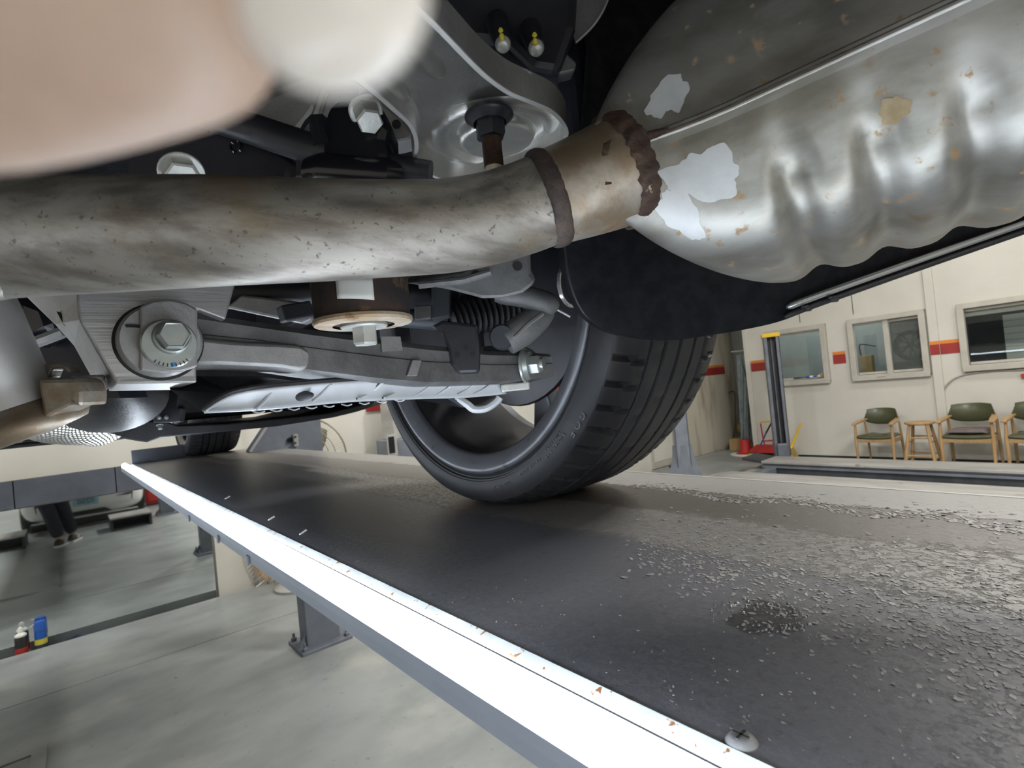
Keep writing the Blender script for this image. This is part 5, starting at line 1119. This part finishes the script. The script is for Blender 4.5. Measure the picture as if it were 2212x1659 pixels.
# ---- things behind: tubes, links, knuckle
part(MB().tube([at(400, 634, .62), at(700, 634, .68), at(960, 640, .76)], 0.019, 16), 'cross_tube', 'black_satin')
hs_ = part(MB().prism([at(px, py, .62) for px, py in ((486, 664), (520, 636), (600, 645), (672, 655), (674, 688), (650, 698), (590, 686))], FX * 0.02), 'inner_bracket', 'alu', smooth=0, bevel=0.003)
part(MB().box(at(638, 674, .605), (0.034, 0.02, 0.018), Matrix.Rotation(-0.2, 3, 'Y')), 'height_sensor', 'steel_dark', hs_, smooth=0, bevel=0.002)
sp = [(870, 612), (1000, 588), (1080, 552), (1120, 520), (1146, 540), (1148, 592), (1159, 604), (1150, 618), (1130, 634), (1085, 645), (1042, 646), (990, 632), (955, 624)]
ss_ = part(MB().prism([at(px, py, .56) for px, py in sp], FX * 0.05 + UPV * 0.02), 'spring_link', 'alu_dark', smooth=0, bevel=0.006, label='dirty pressed spring link end')
for (px, py) in ((1118, 575), (1028, 594)): cyl(MB(), at(px, py, .5585), -FX, 0.005, 0.0012).build('hole', 'joint', ss_)
part(MB().tube([at(905, 616, .558), at(1000, 606, .557), at(1060, 588, .557)], 0.004, 8), 'pressed_fold', 'alu_dark', ss_)
part(MB().tube(smooth_path([at(1070, 634, .63), at(1130, 640, .63), at(1180, 656, .635), at(1190, 662, .64)], 4), [0.010, 0.012, 0.013, 0.0135, 0.0135, 0.014, 0.014, 0.0145, 0.0145, 0.014, 0.013, 0.012, 0.010], 16), 'lateral_link', 'alu_dark', smooth=50)
kn = part(MB().tube(smooth_path([at(1182, 668, .645), at(1158, 690, .64), at(1130, 712, .635), at(1092, 738, .63)], 4), [0.012, 0.0135, 0.015, 0.0165, 0.017, 0.0175, 0.018, 0.0185, 0.019, 0.019, 0.0185, 0.018, 0.017], 16), 'knuckle_arm', 'alu_dark', smooth=50)
part(MB().tube(smooth_path([at(1172, 678, .626), at(1140, 702, .618), at(1112, 730, .614)], 4), 0.003, 8), 'casting_rib', 'alu', kn)
part(MB().lathe([(0.0, 0), (0.013, 0), (0.015, 0.004), (0.015, 0.02), (0.0, 0.02)], at(1084, 727, .615), FX, 20), 'link_bush', 'steel_dark', kn)
part(MB().prism([at(px, py, .60) for px, py in ((930, 704), (955, 692), (1030, 700), (1037, 742), (1036, 806), (992, 808), (974, 790), (966, 752), (952, 718))], FX * 0.012), 'drop_bracket', 'black_satin', smooth=0, bevel=0.004)
for (px, py) in ((1006, 752), (987, 768), (1021, 764)): cyl(MB(), at(px, py, .599), -FX, 0.003, 0.001).build('bracket_hole', 'joint', bpy.data.objects['drop_bracket'])
bt = MB(); p0_ = at(968, 694, .76); p1_2 = at(1112, 648, .80); prof = []
d_ = (p1_2 - p0_); L_ = d_.length
for k in range(27): prof.append((0.022 + 0.016 * k / 26 + (0.004 if k % 2 else -0.002), L_ * k / 26))
part(bt.lathe([(0.0, 0)] + prof + [(0.0, L_)], p0_, d_.normalized(), 28), 'axle_boot', 'rubber', smooth=30)
part(MB().tube([at(650, 668, .74), p0_], 0.014, 14), 'drive_shaft', 'steel_dark')
part(MB().prism([at(px, py, .72) for px, py in ((930, 560), (972, 560), (972, 684), (932, 692))], FX * 0.02), 'strut_plate', 'steel_dark', smooth=0, bevel=0.003)
part(MB().prism([at(px, py, .70) for px, py in ((894, 660), (932, 658), (932, 688), (896, 692))], FX * 0.01), 'small_plate', 'alu_dark', smooth=0, bevel=0.002)
part(MB().lathe([(0.0225, 0), (0.0245, 0.002), (0.0265, 0.002), (0.0265, -0.002), (0.0225, -0.002)], at(1236, 614, .60), (RX * 0.75 - FX * 0.66).normalized(), 40, close=True), 'seal_ring', 'chrome', smooth=30, label='bright ring')
part(MB().tube([at(1192, 662, .66), at(1232, 684, .66)], 0.0018, 6), 'brake_line', 'alu')
part(MB().box((0.46, 0.70, 1.60), (0.05, 0.16, 0.30)), 'knuckle', 'black_satin', smooth=0, bevel=0.02)

# ---- left: tail end of the front pipe, hanger, tank, embossed heat shield, undertray
fpipe = part(MB().tube(smooth_path([at(-160, 560, .40), at(-90, 660, .40), at(-50, 745, .405), at(-8, 832, .415), at(22, 884, .42)], 5), 0.0335, 40), 'front_pipe', 'pipe', smooth=60, label='pale exhaust pipe running down at the left')
fpipe.data.materials[0] = mat('pale_exhaust_steel', (0.46, 0.45, 0.43), (0.38, 0.37, 0.35), 0.45, 0.5, scale=14, bump=0.15, bump_scale=160)
pd = (at(22, 884, .42) - at(-8, 832, .415)).normalized()
part(MB().lathe([(0.030, -0.003), (0.0355, -0.002), (0.039, 0.004), (0.0455, 0.010), (0.047, 0.018), (0.043, 0.024), (0.03, 0.026)], at(22, 882, .425), pd, 48), 'pipe_collar', 'neck', fpipe, smooth=50, label='brown heat tinted collar')
hg = [(78, 818), (160, 816), (171, 846), (171, 880), (152, 872), (108, 892), (90, 908), (86, 870)]
part(MB().prism([at(px, py, .405) for px, py in hg], FX * 0.03), 'hanger_box', 'neck', fpipe, smooth=0, bevel=0.004)
part(MB().prism([at(px, py, .425) for px, py in ((48, 792), (126, 783), (146, 792), (153, 804), (146, 806), (134, 796), (112, 797), (104, 816), (50, 816))], FX * 0.012), 'hanger_loop', 'pipe', fpipe, smooth=0, bevel=0.002)
bg_ = part(MB().prism([at(px, py, .62) for px, py in ((-40, 640), (40, 632), (100, 656), (122, 715), (60, 748), (-40, 748))], FX * 0.04), 'hanger_mount', 'black_gloss', smooth=0, bevel=0.012)
bolt('mount_bolt', at(14, 655, .62), -FX, 0.016, 0.014, 0.014, bg_, 'black_gloss')
part(MB().tube(smooth_path([at(10, 752, .60), at(50, 748, .60), at(90, 735, .60), at(140, 716, .60)], 4), 0.007, 8), 'pale_rod', 'alu')
part(MB().prism([at(px, py, .66) for px, py in ((-60, 745), (200, 720), (260, 860), (130, 860), (-60, 800))], FX * 0.05), 'inner_panel', 'black_satin', smooth=0)
part(MB().sphere(at(232, 862, 1.12), 0.105, 0.30, 0.072, 32), 'fuel_tank', 'black_plastic', smooth=60)
sb = part(MB().prism([at(px, py, 1.24) for px, py in ((322, 845), (386, 845), (384, 878), (392, 882), (388, 912), (330, 914), (328, 876), (320, 872))], FX * 0.02), 'tank_strap', 'black_satin', smooth=0, bevel=0.003)
for px in (344, 360): bolt('strap_bolt', at(px, 902, 1.235), -FX, 0.006, 0.004, 0.005, sb, 'zinc')
rows = []
ca_ = smooth_path([at(*p) for p in ((140, 830, 1.0), (158, 866, 1.0), (176, 900, 1.02), (205, 924, 1.05), (262, 943, 1.1))], 24); cb3 = smooth_path([at(*p) for p in ((-40, 880, .92), (10, 925, .95), (60, 948, .98), (110, 958, 1.02), (165, 958, 1.06))], 24)
for i, (a, b_) in enumerate(zip(ca_, cb3)):
    rows.append([a.lerp(b_, k / 90) + DX * (0.012 * math.sin(PI * k / 90)) - FX * (0.0019 * math.sin(i * 1.05) * math.sin(k * 0.95 + 0.9 * math.sin(i * 0.3))) for k in range(91)])
part(MB().grid(rows), 'heat_shield', 'foil', smooth=60, solid=0.001, label='embossed bright foil heat shield')
YU = 1.75
up_ = [(160, 934), (186, 940), (285, 926), (300, 911), (352, 908), (386, 919), (490, 915), (600, 904), (707, 893), (790, 872), (822, 862)]; lo_ = [(828, 872), (770, 890), (720, 902), (598, 921), (450, 936), (345, 946), (320, 956), (292, 952), (270, 948), (200, 960), (160, 953)]
ut = part(MB().prism([ony(px, py, YU) for px, py in up_ + lo_], (0, 0.9, 0.012)), 'undertray', 'black_plastic', smooth=0, bevel=0.004, label='black textured plastic undertray edge')
bolt('tray_bolt', ony(345, 917, YU - 0.004), V((0, -0.4, -1)), 0.010, 0.014, 0.009, ut, 'zinc')
for (a_, b_, r_) in (((-60, 972), (165, 950), 0.006), ((-60, 963), (165, 941), 0.004), ((-60, 957), (60, 948), 0.004)):
    part(MB().tube([ony(*a_, YU), ony(*b_, YU)], r_, 8), 'tray_rail', 'black_plastic', ut)
part(MB().tube([ony(20, 953, YU - .02), ony(48, 950, YU - .02)], 0.006, 8), 'rail_clip', 'alu', ut)
part(MB().box((0.2, 2.0, 1.652), (1.30, 0.3, 0.486)), 'underbody_filler', 'black_satin', smooth=0, bevel=0.02)  # black filler block added to keep the space above the undertray dark

# ================================================================== things only the mirror shows, and the person
def ramp(x0, x1, label):
    t = thing('steel_ramp', ((x0 + x1) / 2, 0.45, 0), label, 'ramp', 'low steel ramps under the lift')
    MB().box(((x0 + x1) / 2, 0.36, 0.17), (x1 - x0, 0.5, 0.02)).build('top_plate', 'steel_light', t, smooth=0)
    for xx in (x0 + 0.015, x1 - 0.015): MB().box((xx, 0.36, 0.08), (0.03, 0.48, 0.16)).build('side_plate', 'steel_dark', t, smooth=0)
    MB().box(((x0 + x1) / 2, 0.16, 0.08), (x1 - x0 - 0.06, 0.02, 0.16)).build('back_plate', 'steel_dark', t, smooth=0)
ramp(0.35, 0.83, 'low dark steel ramp on the floor at the right in the mirror'); ramp(-1.1, -0.52, 'low dark steel ramp on the floor at the left in the mirror')
YC = 0.62; ZC = -0.07
wc = thing('white_car', (0.12, -2.3, 0), 'white car front seen in the wall mirror behind the legs of a person', 'car')
CX = 0.12
def ringc(y, hw, z0, z1, tuck=0.85):
    out = []
    for k in range(28):
        a = 2 * PI * k / 28; c_, s_ = math.cos(a), math.sin(a); X = math.copysign(abs(c_) ** 0.45, c_) * hw; Z = (z0 + z1) / 2 + math.copysign(abs(s_) ** 0.55, s_) * (z1 - z0) / 2
        if Z > z0 + 0.55 * (z1 - z0): X *= 1 - (1 - tuck) * (Z - z0 - 0.55 * (z1 - z0)) / (0.45 * (z1 - z0))
        out.append(V((CX + X, y + YC, Z + ZC)))
    return out
MB().rings([ringc(-1.0, 0.55, 0.30, 0.60), ringc(-1.03, 0.66, 0.24, 0.68), ringc(-1.12, 0.71, 0.22, 0.74), ringc(-1.5, 0.76, 0.22, 0.86), ringc(-2.0, 0.78, 0.22, 0.95), ringc(-2.5, 0.78, 0.22, 1.32, .72), ringc(-3.4, 0.78, 0.22, 1.42, .72), ringc(-4.4, 0.76, 0.24, 1.30, .75), ringc(-4.8, 0.70, 0.3, 0.95)]).build('body', 'white_paint', wc, smooth=60)
MB().box((CX, -1.07 + YC, 0.105), (1.28, 0.12, 0.12)).build('under_valance', 'black_plastic', wc, smooth=0, bevel=0.02)
MB().beam((CX - 0.62, -0.99 + YC, 0.165), (CX + 0.62, -0.99 + YC, 0.165), 0.03, 0.016).build('splitter', 'sticker', wc, smooth=0)
MB().prism([V((CX - 0.30, -0.985 + YC, 0.26 + ZC)), V((CX + 0.30, -0.985 + YC, 0.26 + ZC)), V((CX + 0.22, -0.985 + YC, 0.32 + ZC)), V((CX - 0.22, -0.985 + YC, 0.32 + ZC))], (0, -0.05, 0)).build('lower_grille', 'black_plastic', wc, smooth=0)
for s in (-1, 1):
    MB().prism([V((CX + s * 0.36, -1.0 + YC, 0.47 + ZC)), V((CX + s * 0.58, -1.03 + YC, 0.50 + ZC)), V((CX + s * 0.56, -1.03 + YC, 0.36 + ZC)), V((CX + s * 0.545, -1.03 + YC, 0.45 + ZC))], (0, 0.028, 0)).build('air_slot', 'black_plastic', wc, smooth=0)
    for yy in (-1.75, -4.0):
        MB().lathe([(0.18, -0.1), (0.29, -0.1), (0.31, -0.06), (0.31, 0.06), (0.29, 0.1), (0.18, 0.1)], (CX + s * 0.66, yy + YC, 0.31), V((1, 0, 0)), 36).build('tyre', 'rubber', wc)
        MB().lathe([(0.0, 0.06), (0.18, 0.1), (0.2, 0.09)], (CX + s * 0.66, yy + YC, 0.31), V((s, 0, 0)), 24).build('hubcap', 'rim', wc)
pl_ = MB().box((CX, -0.985 + YC, 0.455 + ZC), (0.30, 0.02, 0.12)).build('number_plate', 'plate_blue', wc, smooth=0, bevel=0.004)
cu = bpy.data.curves.new('digits', 'FONT'); cu.body = '0250'; cu.size = 0.1; cu.extrude = 0.002; cu.align_x = 'CENTER'; cu.align_y = 'CENTER'
to = bpy.data.objects.new('plate_digits', cu); COL.objects.link(to); bpy.context.view_layer.update()
me = bpy.data.meshes.new_from_object(to.evaluated_get(bpy.context.evaluated_depsgraph_get())); bpy.data.objects.remove(to)
mb = MB(); mb.add([V((CX - p.co.x, -0.973 + YC + p.co.z, 0.455 + ZC + p.co.y)) for p in me.vertices], [tuple(p.vertices) for p in me.polygons]); mb.build('plate_digits', 'steel_dark', pl_, smooth=0)
tc_ = thing('tool_cabinet', (1.02, -1.75, 0), 'red tool cabinet seen in the wall mirror right of the white car', 'cabinet')
MB().box((1.16, -1.75, 0.42), (0.42, 0.45, 0.76)).build('body', 'red_plastic', tc_, smooth=0, bevel=0.01)
for k in range(4): MB().box((1.16, -1.52, 0.16 + k * 0.18), (0.36, 0.02, 0.15)).build('drawer', 'red_plastic', tc_, smooth=0, bevel=0.005)
MB().box((1.16, -1.75, 0.02), (0.36, 0.4, 0.04)).build('plinth', 'steel_dark', tc_, smooth=0)

# ---- the person, bent under the car, a fingertip right in front of the lens
def C3(r, d, f): return CAM + RX * r + DX * d + FX * f
def skin_mesh(name, verts, edges, m, parent, sub=2, root=0):
    me = bpy.data.meshes.new(name); me.from_pydata([tuple(v_[0]) for v_ in verts], edges, []); me.update()
    o = bpy.data.objects.new(name, me); COL.objects.link(o); k = o.modifiers.new('skin', 'SKIN'); k.use_smooth_shade = True; k.branch_smoothing = 0.4
    for i, v_ in enumerate(verts):
        r_ = v_[1] if isinstance(v_[1], tuple) else (v_[1], v_[1]); me.skin_vertices[0].data[i].radius = r_; me.skin_vertices[0].data[i].use_root = (i == root)
    s_ = o.modifiers.new('sub', 'SUBSURF'); s_.levels = sub; s_.render_levels = sub; me.materials.append(M[m])
    if parent: attach(o, parent)
    return o
per = thing('person', (-0.2, 0.86, 0), 'person bent under the car in dark trousers, fingertip close to the lens', 'person')
hipL, hipR = V((-0.38, 0.98, 0.86)), V((-0.20, 0.98, 0.86))
footR, footL = V((-0.055, 0.76, 0.08)), V((-0.185, 0.95, 0.08))
kneeR, kneeL = V((-0.13, 0.80, 0.47)), V((-0.27, 0.90, 0.47))
pel = V((-0.30, 1.00, 0.90)); ches = V((-0.42, 0.86, 1.17)); nck = V((-0.43, 0.72, 1.30)); hed = V((-0.43, 0.62, 1.38))
shR, shL = V((-0.30, 0.76, 1.23)), V((-0.57, 0.78, 1.22))
elb = C3(-0.36, 0.14, 0.06); wri = C3(-0.165, 0.045, 0.004); plm = C3(-0.125, 0.012, 0.012)
m1, m2, m3, m4 = C3(-0.098, -0.018, 0.022), C3(-0.094, -0.004, 0.016), C3(-0.096, 0.012, 0.012), C3(-0.102, 0.028, 0.010)
def pxc(px, py, d): return at(px, py, d)
i1, i2, i3 = C3(-0.062, -0.0235, 0.031), pxc(-120, 70, .0300), pxc(560, -140, .0270)
bv = [(pel, 0.095), (ches, (0.11, 0.09)), (nck, 0.055), (hed, 0.088), (hed + V((0.0, -0.03, 0.085)), 0.078),
      (shR, 0.058), (elb, 0.040), (wri, (0.026, 0.020)), (plm, (0.036, 0.016)),
      (m1, 0.0105), (i1, 0.0093), (i2, 0.0087), (i3, 0.0080),
      (m2, 0.0105), (C3(-0.066, -0.002, 0.004), 0.009), (C3(-0.072, 0.004, -0.018), 0.0085), (C3(-0.092, 0.006, -0.022), 0.0075),
      (m3, 0.010), (C3(-0.072, 0.016, 0.0), 0.0088), (C3(-0.078, 0.019, -0.020), 0.0082), (C3(-0.096, 0.018, -0.022), 0.0072),
      (m4, 0.0092), (C3(-0.082, 0.032, 0.0), 0.008), (C3(-0.088, 0.033, -0.016), 0.0072), (C3(-0.102, 0.03, -0.018), 0.0065),
      (C3(-0.128, -0.018, 0.004), 0.012), (C3(-0.104, -0.034, -0.004), 0.0105), (C3(-0.084, -0.040, -0.006), 0.0092),
      (shL, 0.058), (V((-0.72, 0.62, 1.06)), 0.042), (V((-0.62, 0.42, 1.10)), 0.028), (V((-0.58, 0.35, 1.12)), (0.036, 0.016)),
      (hipR, 0.085), (kneeR, 0.058), (footR, 0.040), (footR + V((0.045, -0.125, -0.035)), 0.026), (hipL, 0.085), (kneeL, 0.058), (footL, 0.040), (footL + V((0.045, -0.125, -0.035)), 0.026)]
be = [(0, 1), (1, 2), (2, 3), (3, 4), (1, 5), (5, 6), (6, 7), (7, 8), (8, 9), (9, 10), (10, 11), (11, 12), (8, 13), (13, 14), (14, 15), (15, 16), (8, 17), (17, 18), (18, 19), (19, 20), (8, 21), (21, 22), (22, 23), (23, 24),
      (8, 25), (25, 26), (26, 27), (1, 28), (28, 29), (29, 30), (30, 31), (0, 32), (32, 33), (33, 34), (34, 35), (0, 36), (36, 37), (37, 38), (38, 39)]
lh = V((-0.58, 0.35, 1.12)); b0_ = len(bv)
for k in range(4):
    o_ = V((-0.03 + 0.02 * k, -0.045, 0.012)); bv += [(lh + o_, 0.010), (lh + o_ + V((0, -0.035, 0.004)), 0.009), (lh + o_ + V((0, -0.05, -0.022)), 0.0078)]
    j = b0_ + 3 * k; be += [(31, j), (j, j + 1), (j + 1, j + 2)]
bv += [(lh + V((0.045, -0.005, 0.0)), 0.011), (lh + V((0.06, -0.035, -0.005)), 0.009)]; j = len(bv); be += [(31, j - 2), (j - 2, j - 1)]
body = skin_mesh('body', bv, be, 'skin', per, 2)
skin_mesh('trousers', [(pel + V((0, 0, 0.04)), 0.150), (pel - V((0, 0.0, 0.03)), 0.150), (hipR, 0.108), (kneeR, 0.082), (footR + V((0, 0.01, 0.025)), 0.070), (hipL, 0.108), (kneeL, 0.082), (footL + V((0, 0.01, 0.025)), 0.070)], [(0, 1), (1, 2), (2, 3), (3, 4), (1, 5), (5, 6), (6, 7)], 'denim', per, 2)
skin_mesh('jacket', [(pel + V((-0.01, 0.0, 0.0)), 0.185), (ches, (0.175, 0.145)), (nck - V((0, -0.02, 0.03)), 0.085), (shR, 0.085), (elb, 0.058), (elb.lerp(wri, 0.75), 0.042), (shL, 0.085), (V((-0.72, 0.62, 1.06)), 0.060), (V((-0.64, 0.46, 1.09)), 0.043), (pel + V((0.0, 0.0, -0.07)), 0.185)], [(0, 9), (0, 1), (1, 2), (1, 3), (3, 4), (4, 5), (1, 6), (6, 7), (7, 8)], 'jacket', per, 2)
mb = MB().sphere(hed + V((0.0, 0.015, 0.07)), 0.093, 0.100, 0.095, 20); mb.build('hair', 'hair', per, smooth=60)
hf = V((0.25, -1.0, -0.05)).normalized(); hc_ = hed + V((0, -0.03, 0.03)); sx_ = hf.cross(V((0, 0, 1))).normalized()
for s in (-1, 1):
    MB().sphere(hc_ + hf * 0.078 + sx_ * s * 0.031 + V((0, 0, 0.02)), 0.0095).build('eye', 'sticker', per); MB().sphere(hc_ + hf * 0.0845 + sx_ * s * 0.031 + V((0, 0, 0.02)), 0.0055).build('iris', 'hair', per)
    MB().sphere(hc_ - hf * 0.0 + sx_ * s * 0.088, 0.012, 0.02, 0.03).build('ear', 'skin', per)
MB().sphere(hc_ + hf * 0.093 - V((0, 0, 0.008)), 0.013, 0.016, 0.022).build('nose', 'skin', per)
MB().sphere(hc_ + hf * 0.078 - V((0, 0, 0.043)), 0.022, 0.010, 0.007).build('mouth', 'lip', per)
for nm, ft, dr_ in (('R', footR, V((0.09, -0.10, 0))), ('L', footL, V((0.07, -0.12, 0)))):
    d_ = V((0.93, -0.30, 0)).normalized() if nm == 'R' else V((-0.75, -0.62, 0)).normalized()
    d_ = V((0.90, 0.42, 0)).normalized() if nm == 'R' else V((-0.55, -0.80, 0)).normalized()
    d_ = V((0.35, -0.93, 0)).normalized(); s_ = d_.cross(V((0, 0, 1))); rings = []
    for q, wd_, hh in ((-0.08, 0.030, 0.075), (-0.06, 0.040, 0.10), (0.0, 0.044, 0.10), (0.06, 0.047, 0.072), (0.12, 0.048, 0.055), (0.165, 0.042, 0.045), (0.185, 0.025, 0.032)):
        c_ = V((ft.x, ft.y, 0)) + d_ * q; rings.append([c_ + s_ * (wd_ * math.cos(t)) + V((0, 0, 0.022 + (hh - 0.022) * max(0, math.sin(t)))) for t in [PI * j / 8 for j in range(9)]])
    sh_ = MB().rings(rings).build('sneaker', 'shoe', per, smooth=60)
    so = [[V((p.x, p.y, 0.0)) for p in (r_[0], r_[8])] for r_ in rings]
    outline = [a for a, b_ in so] + [b_ for a, b_ in so[::-1]]
    MB().prism([V((p.x, p.y, 0.0)) for p in outline], (0, 0, 0.024)).build('sole', 'sticker', sh_, smooth=0, bevel=0.003)
    for side in (-1, 1):
        for k in range(3):
            q = 0.015 + k * 0.03; c_ = V((ft.x, ft.y, 0)) + d_ * q
            MB().beam(c_ + s_ * side * 0.0465 + V((0, 0, 0.026)) , c_ + s_ * side * 0.039 + d_ * 0.02 + V((0, 0, 0.068)), 0.012, 0.004, s_).build('stripe', 'sticker', sh_, smooth=0)
# nail on the fingertip
nr = Matrix((RX, DX, FX)).transposed(); nz = Matrix.Rotation(math.radians(-28), 3, 'Z')
MB().sphere(pxc(718, -5, .0212), 0.0039, 0.0038, 0.0016, 20, nr @ nz).build('fingernail', 'nail', per, smooth=60, label='pale fingernail')
